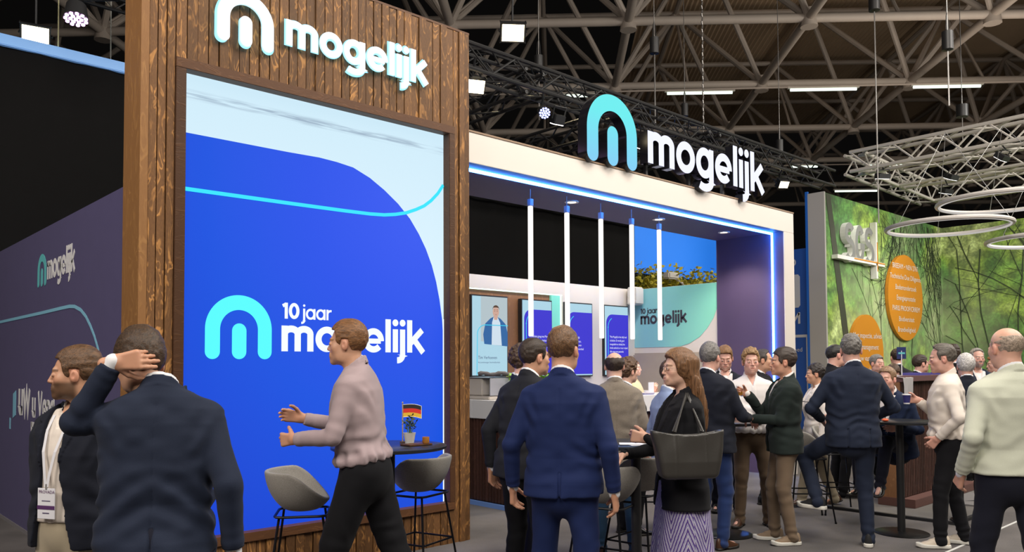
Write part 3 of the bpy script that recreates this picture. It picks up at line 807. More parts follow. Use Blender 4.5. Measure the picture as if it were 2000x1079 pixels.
def wood(name, dark, light, scale=1., axis='z', rough=.55, contrast=1., island=True):
    m = mat(name, dark, rough, 0, 0, spec=.3); nt = m.node_tree; N = nt.nodes; L = nt.links; b = N['Principled BSDF']
    g = N.new('ShaderNodeNewGeometry'); 
    off = N.new('ShaderNodeVectorMath'); off.operation = 'SCALE'; off.inputs[0].default_value = (7.3, 3.1, 11.7)
    L.new(g.outputs['Random Per Island'], off.inputs['Scale'])
    add = N.new('ShaderNodeVectorMath'); add.operation = 'ADD'; L.new(g.outputs['Position'], add.inputs[0]); L.new(off.outputs['Vector'], add.inputs[1])
    mp = N.new('ShaderNodeMapping'); s = {'z': (9, 9, 2.6), 'x': (2.6, 9, 9)}[axis]; mp.inputs['Scale'].default_value = tuple(v*scale for v in s); L.new(add.outputs['Vector'], mp.inputs['Vector'])
    n = N.new('ShaderNodeTexNoise'); n.inputs['Scale'].default_value = 1.1; n.inputs['Detail'].default_value = 2.5; n.inputs['Distortion'].default_value = 1.1; L.new(mp.outputs['Vector'], n.inputs['Vector'])
    mul = N.new('ShaderNodeMath'); mul.operation = 'MULTIPLY'; mul.inputs[1].default_value = 34; L.new(n.outputs['Fac'], mul.inputs[0])
    sn = N.new('ShaderNodeMath'); sn.operation = 'SINE'; L.new(mul.outputs[0], sn.inputs[0])
    mr = N.new('ShaderNodeMapRange'); mr.inputs['From Min'].default_value = .45; mr.inputs['From Max'].default_value = 1.0; L.new(sn.outputs[0], mr.inputs['Value'])
    n2 = N.new('ShaderNodeTexNoise'); n2.inputs['Scale'].default_value = 2.2; n2.inputs['Detail'].default_value = 3; L.new(mp.outputs['Vector'], n2.inputs['Vector'])
    m2 = N.new('ShaderNodeMapRange'); m2.inputs['From Min'].default_value = .38; m2.inputs['From Max'].default_value = .66; m2.inputs['To Max'].default_value = contrast; L.new(n2.outputs['Fac'], m2.inputs['Value'])
    mm = N.new('ShaderNodeMath'); mm.operation = 'MULTIPLY'; L.new(mr.outputs[0], mm.inputs[0]); L.new(m2.outputs[0], mm.inputs[1])
    mf = N.new('ShaderNodeTexNoise'); mf.inputs['Scale'].default_value = 14; mf.inputs['Detail'].default_value = 4; L.new(mp.outputs['Vector'], mf.inputs['Vector'])
    ma = N.new('ShaderNodeMath'); ma.operation = 'MULTIPLY_ADD'; ma.inputs[1].default_value = .35; L.new(mf.outputs['Fac'], ma.inputs[0]); L.new(mm.outputs[0], ma.inputs[2])
    mx = N.new('ShaderNodeMix'); mx.data_type = 'RGBA'; L.new(ma.outputs[0], mx.inputs['Factor']); mx.inputs['A'].default_value = (*dark, 1); mx.inputs['B'].default_value = (*light, 1)
    hv = N.new('ShaderNodeMapRange'); hv.inputs['To Min'].default_value = .7; hv.inputs['To Max'].default_value = 1.25; L.new(g.outputs['Random Per Island'], hv.inputs['Value'])
    hs = N.new('ShaderNodeHueSaturation'); L.new(hv.outputs[0], hs.inputs['Value']); L.new(mx.outputs['Result'], hs.inputs['Color']); L.new(hs.outputs['Color'], b.inputs['Base Color'])
    bp = N.new('ShaderNodeBump'); bp.inputs['Strength'].default_value = .35; bp.inputs['Distance'].default_value = .004; L.new(ma.outputs[0], bp.inputs['Height']); L.new(bp.outputs['Normal'], b.inputs['Normal'])
    return m
WOOD = wood('stained_pine_planks', (.085, .04, .018), (.42, .2, .06))
WOODF = wood('stained_wood_trim', (.08, .035, .016), (.15, .066, .026), 1.3, 'x', .5, .5)
WOODC = wood('corner_board_wood', (.2, .095, .035), (.34, .175, .06), .8, 'z', .5, .6)
WOODW = wood('warm_veneer', (.2, .095, .045), (.33, .17, .08), .8, 'z', .5, .5)
SLAT = wood('maroon_slats', (.045, .02, .016), (.12, .055, .04), 1.5, 'z', .45, .6)
WHITE = mat('white_laminate', (.72, .66, .6), .45, var=.02, vscale=2)
WHITE2 = mat('white_counter', (.75, .73, .72), .3, coat=.2)
PURPLE = mat('purple_lining', (.085, .058, .13), .6, var=.06, vscale=3, bump=.08, bscale=500)
PURPLEW = cloth('purple_print_fabric', (.072, .062, .15), .8, .07, .1, 700, .2)
BLACK = mat('black_metal', (.012, .012, .014), .4, .6); BLACKP = mat('black_powder_coat', (.015, .015, .016), .5)
BLACKF = cloth('black_drape', (.0045, .0042, .0042), .9, .15, 0.05, 300, .2)
ALU = mat('aluminium', (.55, .54, .52), .38, .7); ALUW = mat('white_truss_paint', (.62, .58, .52), .45, .2)
STEEL = mat('painted_roof_steel', (.4, .34, .29), .6, 0, var=.1, vscale=2)
# ---------------------------------------------------------------- floor
m = cloth('grey_carpet', (.105, .096, .093), .95, .16, .1, 260, .6, c2=(.15, .138, .133))
n_ = m.node_tree; b_ = n_.nodes['Principled BSDF']; src = b_.inputs['Base Color'].links[0].from_socket
nz_ = n_.nodes.new('ShaderNodeTexNoise'); nz_.inputs['Scale'].default_value = 1.3; nz_.inputs['Detail'].default_value = 5; g_ = n_.nodes.new('ShaderNodeNewGeometry'); n_.links.new(g_.outputs['Position'], nz_.inputs['Vector'])
mr_ = n_.nodes.new('ShaderNodeMapRange'); mr_.inputs['From Min'].default_value = .35; mr_.inputs['From Max'].default_value = .7; mr_.inputs['To Min'].default_value = .75; mr_.inputs['To Max'].default_value = 1.2; n_.links.new(nz_.outputs['Fac'], mr_.inputs['Value'])
hs_ = n_.nodes.new('ShaderNodeHueSaturation'); n_.links.new(mr_.outputs[0], hs_.inputs['Value']); n_.links.new(src, hs_.inputs['Color']); n_.links.new(hs_.outputs['Color'], b_.inputs['Base Color'])
CARPET = m
bm = bmesh.new(); bx(bm, (-14, -16, -.1), (60, 30, 0)); fl = tag(fin('floor', bm, CARPET), kind='structure')
bm = bmesh.new(); bx(bm, (7.09, -2.9, 0), (14, -.8, .012)); tag(fin('trim_1', bm, cloth('bar_platform_carpet', (.13, .12, .11), .95, .15)), kind='structure')
bm = bmesh.new(); bx(bm, (7.05, -2.94, 0), (7.1, -.8, .03)); bx(bm, (7.05, -2.94, 0), (14, -2.89, .03)); tag(fin('trim_2', bm, BLACKP), kind='structure')
bm = bmesh.new(); bx(bm, (4.4, -3.31, 0), (14, -3.285, .004)); bx(bm, (8.3, -2.76, .012), (12, -2.73, .016)); tag(fin('trim_3', bm, mat('white_tape', (.6, .6, .58), .5)), kind='structure')
# ---------------------------------------------------------------- wooden tower with the LED wall
tw = empty('display_tower', (1.515, 0, 0), 'tall tower clad in vertical dark-stained planks framing a huge blue LED screen', 'display tower')
x0, x1, z0, z1, T_ = .31, 2.77, .385, 3.86, 4.88
bm = bmesh.new()
bx(bm, (.02, .03, 0), (x0-.02, .36, T_-.02)); bx(bm, (x1+.02, .03, 0), (3.01, .36, T_-.02)); bx(bm, (x0-.02, .03, z1+.02), (x1+.02, .36, T_-.02)); bx(bm, (x0-.02, .03, 0), (x1+.02, .36, z0-.02))
fin('backing', bm, mat('tower_backing', (.03, .014, .008), .8), tw)
bm = bmesh.new(); rr = random.Random(3)
def planks(a, b, lo, hi, n):
    w = (b-a)/n
    for i in range(n):
        d = rr.choice((0, .004, .009, .014)); g1 = rr.uniform(.002, .006)
        bx(bm, (a+i*w+g1, -.006-d+.012, lo), (a+(i+1)*w-g1, .035, hi), bev=0)
planks(.05, x0-.075, .0, T_, 3); planks(x1+.065, 3.03, .0, T_, 3); planks(x0-.075, x1+.065, z1+.075, T_, 32); planks(x0-.075, x1+.065, .0, z0-.07, 32)
fin('plank_cladding', bm, WOOD, tw)
bm = bmesh.new(); bx(bm, (-.006, -.004, 0), (.05, .36, T_)); fin('corner_board', bm, WOODC, tw)
bm = bmesh.new()
for lo, hi in (((x0-.075, z1+.0), (x1+.065, z1+.075)), ((x0-.075, z0-.07), (x1+.065, z0)), ((x0-.075, z0), (x0, z1)), ((x1, z0), (x1+.065, z1))):
    bx(bm, (lo[0], -.022, lo[1]), (hi[0], .1, hi[1]), bev=.003)
fin('screen_frame', bm, WOODF, tw)
bm = bmesh.new(); bx(bm, (0, .0, T_), (3.03, .36, T_+.02)); fin('top_cap', bm, WOODF, tw)
# LED screen graphics (flat by nature)
def hsl(name, cols, s, axis=0, lo=0., hi=1., noise=.0):
    return emis(name, cols[0], s, (axis, lo, hi, cols[1]))
SKY = emis('screen_pale_blue', (.62, .83, .95), 1., (2, 3.86, 2.4, (.72, .9, 1.)))
nt = SKY.node_tree; N = nt.nodes; L = nt.links; b = N['Principled BSDF']; src = b.inputs['Emission Color'].links[0].from_socket
g = N.new('ShaderNodeNewGeometry'); sp = N.new('ShaderNodeSeparateXYZ'); L.new(g.outputs['Position'], sp.inputs[0])
nn = N.new('ShaderNodeTexNoise'); nn.inputs['Scale'].default_value = 1; mp = N.new('ShaderNodeMapping'); mp.inputs['Scale'].default_value = (2.5, 1, 45); L.new(g.outputs['Position'], mp.inputs['Vector']); L.new(mp.outputs['Vector'], nn.inputs['Vector']); nn.inputs['Detail'].default_value = 4
sub_ = N.new('ShaderNodeMath'); sub_.operation = 'SUBTRACT'; sub_.inputs[1].default_value = 3.705; L.new(sp.outputs[2], sub_.inputs[0]); ab = N.new('ShaderNodeMath'); ab.operation = 'ABSOLUTE'; L.new(sub_.outputs[0], ab.inputs[0])
r1 = N.new('ShaderNodeMapRange'); r1.inputs['From Min'].default_value = .045; r1.inputs['From Max'].default_value = .005; L.new(ab.outputs[0], r1.inputs['Value'])
r2 = N.new('ShaderNodeMapRange'); r2.inputs['From Min'].default_value = .42; r2.inputs['From Max'].default_value = .6; L.new(nn.outputs['Fac'], r2.inputs['Value'])
mu = N.new('ShaderNodeMath'); mu.operation = 'MULTIPLY'; L.new(r1.outputs[0], mu.inputs[0]); L.new(r2.outputs[0], mu.inputs[1]); mu2 = N.new('ShaderNodeMath'); mu2.operation = 'MULTIPLY'; mu2.inputs[1].default_value = .75; L.new(mu.outputs[0], mu2.inputs[0])
mx = N.new('ShaderNodeMix'); mx.data_type = 'RGBA'; L.new(mu2.outputs[0], mx.inputs['Factor']); L.new(src, mx.inputs['A']); mx.inputs['B'].default_value = (.22, .3, .42, 1); L.new(mx.outputs['Result'], b.inputs['Emission Color'])  # grey streaky band: a reflection painted into the screen's emission
BLUE = emis('screen_deep_blue', (.0, .06, .72), 1.)
nt = BLUE.node_tree; N = nt.nodes; L = nt.links; b = N['Principled BSDF']
g = N.new('ShaderNodeNewGeometry'); dv = N.new('ShaderNodeVectorMath'); dv.operation = 'DISTANCE'; dv.inputs[1].default_value = (2.6, .07, 3.1); L.new(g.outputs['Position'], dv.inputs[0])
cr = N.new('ShaderNodeValToRGB'); e = cr.color_ramp.elements; e[0].position = .0; e[0].color = (.035, .1, .9, 1); e[1].position = 1; e[1].color = (.0, .045, .62, 1); x = cr.color_ramp.elements.new(.35); x.color = (.012, .08, .82, 1); x = cr.color_ramp.elements.new(.58); x.color = (.0, .08, .75, 1)
md = N.new('ShaderNodeMath'); md.operation = 'DIVIDE'; md.inputs[1].default_value = 3.6; L.new(dv.outputs['Value'], md.inputs[0]); L.new(md.outputs[0], cr.inputs['Fac']); L.new(cr.outputs['Color'], b.inputs['Emission Color'])
CYAN = emis('screen_cyan', (.03, .72, .95), 1.1); AQUA = emis('screen_aqua', (.09, .93, 1.), 1.05); SWHITE = emis('screen_white', (.85, .93, 1), 1.1)
bm = bmesh.new(); bx(bm, (x0, .075, z0), (x1, .11, z1)); scr = fin('led_screen', bm, SKY, tw)
fs = front(.0)
poly = [(x0, z0), (x0, 3.41), (1.16, 3.41), (1.45, 3.415), (1.62, 3.405), (1.78, 3.385), (1.95, 3.32), (2.1, 3.235), (2.25, 3.13), (2.38, 3.01), (2.48, 2.88), (2.56, 2.75), (2.63, 2.6), (2.68, 2.45), (2.72, 2.28), (2.75, 2.1), (2.765, 1.9), (2.765, z0)]
bm = bmesh.new(); prism(bm, poly, fs, .072, .0745); fin('blue_field', bm, BLUE, scr)
bm = bmesh.new(); cur = [(x0, 2.985), (1.2, 2.99), (1.7, 2.995), (1.95, 3.0), (2.1, 3.01), (2.22, 3.03), (2.34, 3.06), (2.45, 3.105), (2.54, 3.15), (2.62, 3.21), (2.7, 3.29), (2.765, 3.38)]
ribbon(bm, cur, .03, fs, .069, .0715); fin('cyan_line', bm, CYAN, scr)
bm = bmesh.new(); ribbon(bm, [(x1-.006, z0), (x1-.006, 2.1)], .012, fs, .07, .0735); fin('edge_strip', bm, SWHITE, scr)
arch_logo(.535, .5, 1.715, fs, .069, .0715, [AQUA], scr, ('arch_mark', 'arch_bar'))
lettering('mogelijk', 1.42, 1.12, 1.78, fs, .069, .0715, [SWHITE], scr, 'screen_letter', one=True)
lettering('10', .155, 1.12, 2.045, fs, .069, .0715, [SWHITE], scr, 'screen_numeral', one=True, w=.28)
lettering('jaar', .27, 1.31, 2.045, fs, .069, .0715, [SWHITE], scr, 'screen_letter', one=True, w=.2)
# ---------------------------------------------------------------- sign on the tower
LW = emis('sign_white_face', (1, 1, 1), 1.25); HALO = emis('sign_halo_edge', (.6, .9, 1), 1.1); GLOW = emis('sign_back_glow', (.3, .75, 1), 1.5)
sg = empty('illuminated_sign', (1.56, -.02, 4.2), 'glowing white arch mark and lettering high on the wooden tower', 'sign')
fo = front(-.075)
fo = front(-.055)
arch_logo(.455, .522, 4.135, fo, 0, .02, [LW, HALO], sg); lettering('mogelijk', 1.41, 1.083, 4.245, fo, 0, .02, [LW, HALO], sg)
arch_logo(.478, .5105, 4.1235, fo, .024, .028, [GLOW], sg, ('glow_rim', 'glow_rim')); lettering('mogelijk', 1.42, 1.078, 4.245, fo, .024, .028, [GLOW], sg, 'glow_rim', one=True, w=.33, sp=.045)
# ---------------------------------------------------------------- purple wall left of the tower
bm = bmesh.new(); bx(bm, (0, .36, 0), (.12, 5.45, 3.0)); wl = tag(fin('wall_left', bm, PURPLEW), kind='structure')
TEALP = emis('print_teal', (.1, .42, .45), .0); TEALP = mat('print_teal', (.12, .5, .52), .6); PW = mat('print_white', (.72, .72, .72), .6)
LBL = mat('print_light_blue', (.22, .5, .66), .6)
fw = side(-.004, 3.0)
lg = empty('wall_lettering', (0, 2.3, 2.5), 'small teal arch mark and white lettering on the purple wall', 'wall lettering')
arch_logo(.34, .02, 2.44, fw, 0, .003, [TEALP], lg); lettering('mogelijk', .95, .4, 2.49, fw, 0, .003, [PW], lg, squash=1.25)
ln = empty('wall_stripe', (0, 2.5, 2.1), 'thin light-blue line curving down across the purple wall', 'wall graphic')
bm = bmesh.new(); ribbon(bm, [(-2.4, 2.18), (.2, 2.185), (.9, 2.19), (1.2, 2.19), (1.36, 2.18), (1.55, 2.14), (1.7, 2.08), (1.83, 2.0), (1.95, 1.91), (2.06, 1.8), (2.16, 1.66), (2.22, 1.5)], .03, fw, 0, .003); fin('stripe', bm, LBL, ln)
lt = empty('wall_slogan', (0, 3.2, 1.1), 'white slogan with blue quote mark low on the purple wall behind the bearded man', 'wall lettering')
lettering('uw', .5, -.72, 1.17, fw, 0, .003, [PW], lt, squash=1.2); lettering('u', .14, -.12, 1.17, fw, 0, .003, [PW], lt, squash=1.2); lettering('Vend', .62, .12, 1.17, fw, 0, .003, [PW], lt, squash=1.3); lettering('Fra', .42, -.15, .86, fw, 0, .003, [PW], lt, squash=1.2)
bm = bmesh.new(); prism(bm, [(-.98, 1.12), (-.98, 1.38), (-.84, 1.42), (-.84, 1.16)], fw, 0, .003); prism(bm, [(-1.14, 1.0), (-1.14, 1.12), (-1.08, 1.12), (-1.08, 1.0)], fw, 0, .003); fin('quote_mark', bm, LBL, lt)
bm = bmesh.new(); bx(bm, (-.012, .36, 0), (0, 5.4, .035)); tag(fin('baseboard_left', bm, mat('baseboard_grey', (.2, .19, .2), .5)), kind='structure')
# ---------------------------------------------------------------- black drape wall behind the stand
bm = bmesh.new()
nx = 160
for i in range(nx):
    xa = -9+(12.44+9)*i/nx; xb = -9+(12.44+9)*(i+1)/nx
    ya, yb = 5.5+.012*math.sin(xa*9)+.008*math.sin(xa*23), 5.5+.012*math.sin(xb*9)+.008*math.sin(xb*23)
    def zt(x): return 5.72
    f = bm.faces.new([bm.verts.new((xa, ya, 0)), bm.verts.new((xb, yb, 0)), bm.verts.new((xb, yb, 5.66)), bm.verts.new((xa, ya, 5.66))])
bx(bm, (-9, 5.53, 0), (12.44, 5.57, 5.66))
bmesh.ops.remove_doubles(bm, verts=bm.verts, dist=1e-4)
tag(fin('wall_back', bm, BLACKF, smooth=True), kind='structure')
bm = bmesh.new(); bx(bm, (-9, 5.44, 5.64), (12.44, 5.6, 5.78), bev=.01); tag(fin('trim_4', bm, mat('light_blue_trim', (.2, .42, .8), .35, emit=(.2, .42, .85), es=.25)), kind='structure')
# ---------------------------------------------------------------- portal of the stand
zi, zo, ui, uo, yf, yr = 3.665, 3.97, 9.25, 9.545, .1, 1.28
pt = empty('booth_portal', (6.3, .1, 0), 'wide white portal frame with purple lining and blue LED edge', 'booth frame')
bm = bmesh.new(); bx(bm, (3.03, yf, zi), (uo, yf+.015, zo), bev=.003); bx(bm, (ui, yf, 0), (uo, yf+.015, zi), bev=.003); fin('fascia', bm, WHITE, pt)
bm = bmesh.new(); bx(bm, (3.03, yf+.015, zi), (uo, yr, zo-.01)); bx(bm, (ui, yf+.015, 0), (uo, yr, zi)); fin('lining', bm, PURPLE, pt)
bm = bmesh.new(); bx(bm, (3.03, yf-.008, zo), (uo, yf+.05, zo+.018)); fin('top_edging', bm, mat('raw_edge', (.3, .2, .13), .6), pt)
LEDS = emis('led_strip_blue', (.05, .27, 1), 34.)
bm = bmesh.new(); bx(bm, (3.06, .28, zi-.03), (ui-.03, .3, zi-.001)); bx(bm, (ui-.03, .28, .02), (ui-.001, .3, zi-.001)); fin('led_strip', bm, LEDS, pt)
# downlights and pendants in the portal
DL = emis('downlight_glow', (1, .85, .65), 6.)
for i, x in enumerate((5.25, 6.99, 8.6)):
    t = empty('ceiling_downlight', (x, .72, zi), 'small round recessed downlight in the purple ceiling, %s' % ('nearest the tower', 'middle of the three', 'nearest the right post')[i], 'downlight', 'downlights in the portal ceiling')
    bm = bmesh.new(); lathe(bm, [(.05, 0), (.085, -.002), (.088, -.012), (.055, -.014)], (0, 0, 0), 32, cap=False); fin('trim_ring', bm, mat('warm_white_ring', (.8, .72, .65), .4), t, True, world=False)
    bm = bmesh.new(); lathe(bm, [(.0545, -.004), (.0545, -.009)], (0, 0, 0), 28); fin('lens', bm, DL, t, world=False)
    spot('downlight_beam', (x, .72, zi-.03), (x+.1, .9, 0), 130, (1, .86, .7), 120)
TUBE = emis('tube_warm_white', (1, .94, .9), 1.15)
proto = None
for i, x in enumerate((4.39, 4.99, 5.6, 6.2, 6.78)):
    if proto is None:
        t = proto = empty('pendant_light', (0, 0, 0), cat='pendant light', group='tubular pendants hanging in the portal')
        bm = bmesh.new(); bx(bm, (-.024, -.024, 1.99), (.024, .024, 3.47), bev=.006); fin('light_tube', bm, TUBE, t, world=False)
        bm = bmesh.new(); bx(bm, (-.026, -.026, 3.47), (.026, .026, 3.55), bev=.004); fin('cap', bm, mat('pendant_cap', (.45, .5, .68), .4), t, world=False)
        bm = bmesh.new(); cyl(bm, (0, 0, 3.55), (0, 0, zi), .004, seg=6); fin('suspension_cord', bm, mat('cord_grey', (.4, .4, .45), .5), t, world=False)
    else: t = copy_tree(proto)
    t.location = (x, .56, 0)
    t['label'] = 'slim glowing vertical tube pendant, %s' % ('closest to the wooden tower', 'second from the tower', 'middle of the five', 'fourth from the tower, before the wall speaker', 'farthest from the tower, before the teal wall')[i]
# ---------------------------------------------------------------- portal sign
ARCHM = emis('sign_aqua_face', (.22, .62, .92), 1.0, (2, 4.0, 4.6, (.14, .84, .86))); TXM = emis('sign_text_face', (.82, .84, 1.), 1.12); SIDE = mat('sign_black_gloss', (.015, .015, .02), .12, .3)
sg = empty('illuminated_sign', (6.7, .1, 3.99), 'freestanding aqua arch mark and white glowing letters on top of the white portal', 'sign')
ff = front(.02)
arch_logo(.89, 4.755, 3.965, ff, 0, .14, [ARCHM, SIDE], sg); lettering('mogelijk', 2.70, 5.855, 4.118, ff, 0, .12, [TXM, SIDE], sg)
bm = bmesh.new()
for x in (4.86, 5.2, 5.54, 6.0, 6.9, 7.7, 8.3): bx(bm, (x-.02, .15, 3.99), (x+.02, .19, 4.4))
bx(bm, (4.8, .16, 4.27), (8.5, .18, 4.3)); fin('support_frame', bm, BLACKP, sg)
# ---------------------------------------------------------------- back wall with the four portrait screens
bm = bmesh.new(); bx(bm, (3.1, 3.06, 0), (9.42, 3.16, 3.0)); bx(bm, (3.1, 3.0, 2.8), (9.3, 3.06, 3.0)); bx(bm, (7.45, 3.0, 0), (9.3, 3.06, 2.8)); tag(fin('wall_booth_back', bm, WHITE), kind='structure')
bm = bmesh.new(); bx(bm, (3.1, 3.04, 0), (7.2, 3.058, 2.785)); tag(fin('wall_veneer_panel', bm, WOODW), kind='structure')
bm = bmesh.new(); bx(bm, (3.1, 3.0, 2.785), (7.45, 3.02, 2.8)); bx(bm, (7.4, 2.99, 0), (7.425, 3.01, 2.8)); tag(fin('trim_8', bm, emis('green_white_led', (.75, 1., .9), 1.8)), kind='structure')
bm = bmesh.new(); bx(bm, (7.2, 3.0, 0), (7.4, 3.04, 2.785)); tag(fin('trim_5', bm, mat('mint_reveal', (.2, .62, .5), .5, emit=(.1, .5, .38), es=.35)), kind='structure')
NAVY = emis('display_indigo', (.045, .035, .62), 1.); PALE = emis('display_pale', (.42, .66, .78), 1.); CY2 = emis('display_cyan', (.05, .6, .85), 1.); TXT = emis('display_text', (.9, .92, 1), 1.); DTX = emis('display_dark_text', (.03, .04, .15), 1.)
def display(xa, xb, za, zb, label):
    t = empty('wall_display', ((xa+xb)/2, 2.98, (za+zb)/2), label, 'display screen', 'portrait screens on the back wall')
    bm = bmesh.new(); bx(bm, (xa, 2.955, za), (xb, 3.03, zb), bev=.004); fin('housing', bm, BLACKP, t)
    bm = bmesh.new(); prism(bm, [(xa+.02, za+.02), (xb-.02, za+.02), (xb-.02, zb-.02), (xa+.02, zb-.02)], front(2.95), 0, .004); p = fin('panel', bm, PALE, t)
    return t, p
fq = front(2.944)
quotes = (['"Wij werken graag met Mogelijk:', 'snel schakelen, meedenken en', 'altijd een passende oplossing', 'ook bij complexe situaties."'], ['met Mogelijk', 'prettig contact,', 'dat vertrouwen', 'een enkel voordeel', 'nodig."'], ['"Met Mogelijk is het altijd snel', 'schakelen. Er wordt goed', 'meegedacht en dankzij het', 'brede aanbod is er voor vrijwel', 'elke casus een passende', 'oplossing."'])
for i, (xa, xb) in enumerate(((6.5, 7.17), (7.47, 8.13), (8.42, 9.07))):
    t, p = display(xa, xb, 1.48, 2.69, 'tall screen with indigo panel and white quotation, %s' % ('directly right of the portrait screen', 'middle of the quotation screens', 'farthest right, next to the corner speaker')[i])
    bm = bmesh.new(); prism(bm, [(xa+.05, 1.52), (xb-.02, 1.52), (xb-.02, 2.53), (xa+.2, 2.53)]+arc(xa+.2, 2.38, .15, .15, 90, 180, 8)[1:], fq, 0, .003); fin('indigo_field', bm, NAVY, p)
    bm = bmesh.new(); ribbon(bm, [(xa+.09, 1.53), (xa+.09, 2.3)]+arc(xa+.24, 2.3, .15, .17, 180, 110, 8), .012, front(2.94), 0, .002); fin('cyan_line', bm, CY2, p)
    typed('quotation', quotes[i], .05, (xa+.13, 2.938, 2.1 if i < 2 else 2.13), (1, 0, 0), (0, 0, 1), TXT, p, sx=.74)
t, p = display(5.5, 6.22, 1.5, 2.7, 'tall screen showing a portrait of a man in a blue jacket')
bm = bmesh.new(); prism(bm, [(5.68, 2.02), (6.2, 1.97), (6.2, 2.68), (5.68, 2.68)], fq, 0, .003); fin('office_background', bm, emis('photo_grey', (.5, .6, .64), .9), p)
bm = bmesh.new(); prism(bm, [(5.74, 1.98), (5.72, 2.12), (5.76, 2.28), (5.86, 2.36), (5.96, 2.4), (6.06, 2.36), (6.16, 2.28), (6.2, 2.15), (6.2, 1.95)], front(2.94), 0, .002); fin('portrait_jacket', bm, emis('photo_blue', (.03, .13, .35), 1), p)
bm = bmesh.new(); prism(bm, [(5.88, 1.97), (5.89, 2.3), (5.92, 2.38), (5.96, 2.34), (6.0, 2.38), (6.05, 2.3), (6.08, 1.96)], front(2.938), 0, .001); fin('portrait_shirt', bm, emis('photo_white', (.62, .74, .84), 1), p)
bm = bmesh.new(); prism(bm, [(5.93, 2.34), (5.99, 2.34), (6.0, 2.4)]+arc(5.963, 2.46, .062, .08, -30, 210, 14)+[(5.92, 2.4)], front(2.936), 0, .001); fin('portrait_face', bm, emis('photo_skin', (.62, .38, .3), 1), p)
bm = bmesh.new(); prism(bm, arc(5.963, 2.49, .068, .068, 0, 180, 12)+[(5.91, 2.52), (5.963, 2.525), (6.015, 2.52)], front(2.934), 0, .001); fin('portrait_hair', bm, emis('photo_hair', (.09, .05, .03), 1), p)
bm = bmesh.new(); ribbon(bm, [(5.59, 1.52), (5.6, 2.1)]+arc(5.76, 2.12, .16, .14, 170, 95, 8)+[(6.2, 2.26)], .012, front(2.932), 0, .001); fin('cyan_line', bm, CY2, p)
bm = bmesh.new(); [prism(bm, arc(5.963+sx*.024, 2.47, .009, .005, 0, 330, 9), front(2.933), 0, .0005) for sx in (-1, 1)]; prism(bm, [(5.945, 2.42), (5.98, 2.42), (5.963, 2.413)], front(2.933), 0, .0005); [prism(bm, [(5.963+sx*.012, 2.488), (5.963+sx*.038, 2.488), (5.963+sx*.036, 2.493), (5.963+sx*.014, 2.495)], front(2.933), 0, .0005) for sx in (-1, 1)]; fin('portrait_features', bm, emis('photo_dark', (.1, .05, .04), 1), p)
typed('caption_name', 'Tim Verhoeven', .065, (5.62, 2.94, 1.76), (1, 0, 0), (0, 0, 1), DTX, p, sx=.9); typed('caption_role', 'Accountmanager Intermediairdesk', .034, (5.62, 2.94, 1.7), (1, 0, 0), (0, 0, 1), DTX, p, sx=.9)
# corner speaker
t = empty('wall_speaker', (9.14, 2.8, 2.85), 'white box loudspeaker in the corner above the quotation screens', 'speaker')
bm = bmesh.new(); bx(bm, (9.0, 2.75, 2.71), (9.25, 2.93, 3.02), bev=.02); fin('cabinet', bm, mat('speaker_white', (.66, .63, .58), .5), t)
bm = bmesh.new(); bx(bm, (9.02, 2.742, 2.73), (9.23, 2.752, 3.0), bev=.004); fin('grille', bm, mat('speaker_grille', (.6, .57, .52), .8, bump=.6, bscale=900), t); bm = bmesh.new(); cyl(bm, (9.12, 2.9, 2.86), (9.12, 3.02, 2.86), .02); fin('bracket', bm, BLACKP, t)
# ---------------------------------------------------------------- teal side wall and settee
bm = bmesh.new(); bx(bm, (9.3, yr+.0, 0), (9.42, 3.06, 3.0)); tag(fin('wall_right', bm, WHITE), kind='structure')
TE = mat('teal_print', (.2, .55, .5), .6); nt = TE.node_tree; N = nt.nodes; g = N.new('ShaderNodeNewGeometry'); sp = N.new('ShaderNodeSeparateXYZ'); nt.links.new(g.outputs['Position'], sp.inputs[0]); r = N.new('ShaderNodeMapRange'); r.inputs['From Min'].default_value = 1.4; r.inputs['From Max'].default_value = 3.0; nt.links.new(sp.outputs[1], r.inputs['Value'])
mx = N.new('ShaderNodeMix'); mx.data_type = 'RGBA'; nt.links.new(r.outputs['Result'], mx.inputs['Factor']); mx.inputs['A'].default_value = (.26, .72, .54, 1); mx.inputs['B'].default_value = (.26, .58, .68, 1); nt.links.new(mx.outputs['Result'], N['Principled BSDF'].inputs['Base Color'])
bm = bmesh.new(); prism(bm, [(0, 1.97), (0, 2.995), (1.7, 2.995), (1.7, 2.6), (1.62, 2.42), (1.5, 2.26), (1.35, 2.12), (1.15, 2.02), (.95, 1.97)], side(9.294, 3.0), 0, .005)
tp = tag(fin('wall_graphic', bm, TE), 'teal panel with a rounded lower corner printed on the side wall', 'wall graphic')
DK = mat('print_charcoal', (.05, .045, .06), .6)
lettering('mogelijk', .97, .14, 2.375, side(9.288, 3.0), 0, .004, [DK], tp, 'letter', one=True, squash=1.05); lettering('10', .11, .14, 2.56, side(9.288, 3.0), 0, .004, [DK], tp, 'numeral', one=True); lettering('jaar', .22, .29, 2.56, side(9.288, 3.0), 0, .004, [DK], tp, 'letter', one=True, w=.2)
st = empty('settee', (9.1, 2.1, 0), 'beige upholstered bench with a high back along the teal wall', 'sofa')
BEI = cloth('beige_upholstery', (.4, .34, .28), .9, .08, .3, 260, .5)
bm = bmesh.new(); bx(bm, (9.16, 1.3, .1), (9.29, 2.95, 1.87), bev=.03); fin('backrest', bm, BEI, st, True); bm = bmesh.new(); bx(bm, (8.55, 1.3, .1), (9.16, 2.95, .5), bev=.03); fin('seat', bm, BEI, st, True)
bm = bmesh.new(); bx(bm, (8.6, 1.4, 0), (9.1, 2.9, .1)); fin('plinth', bm, BLACKP, st)
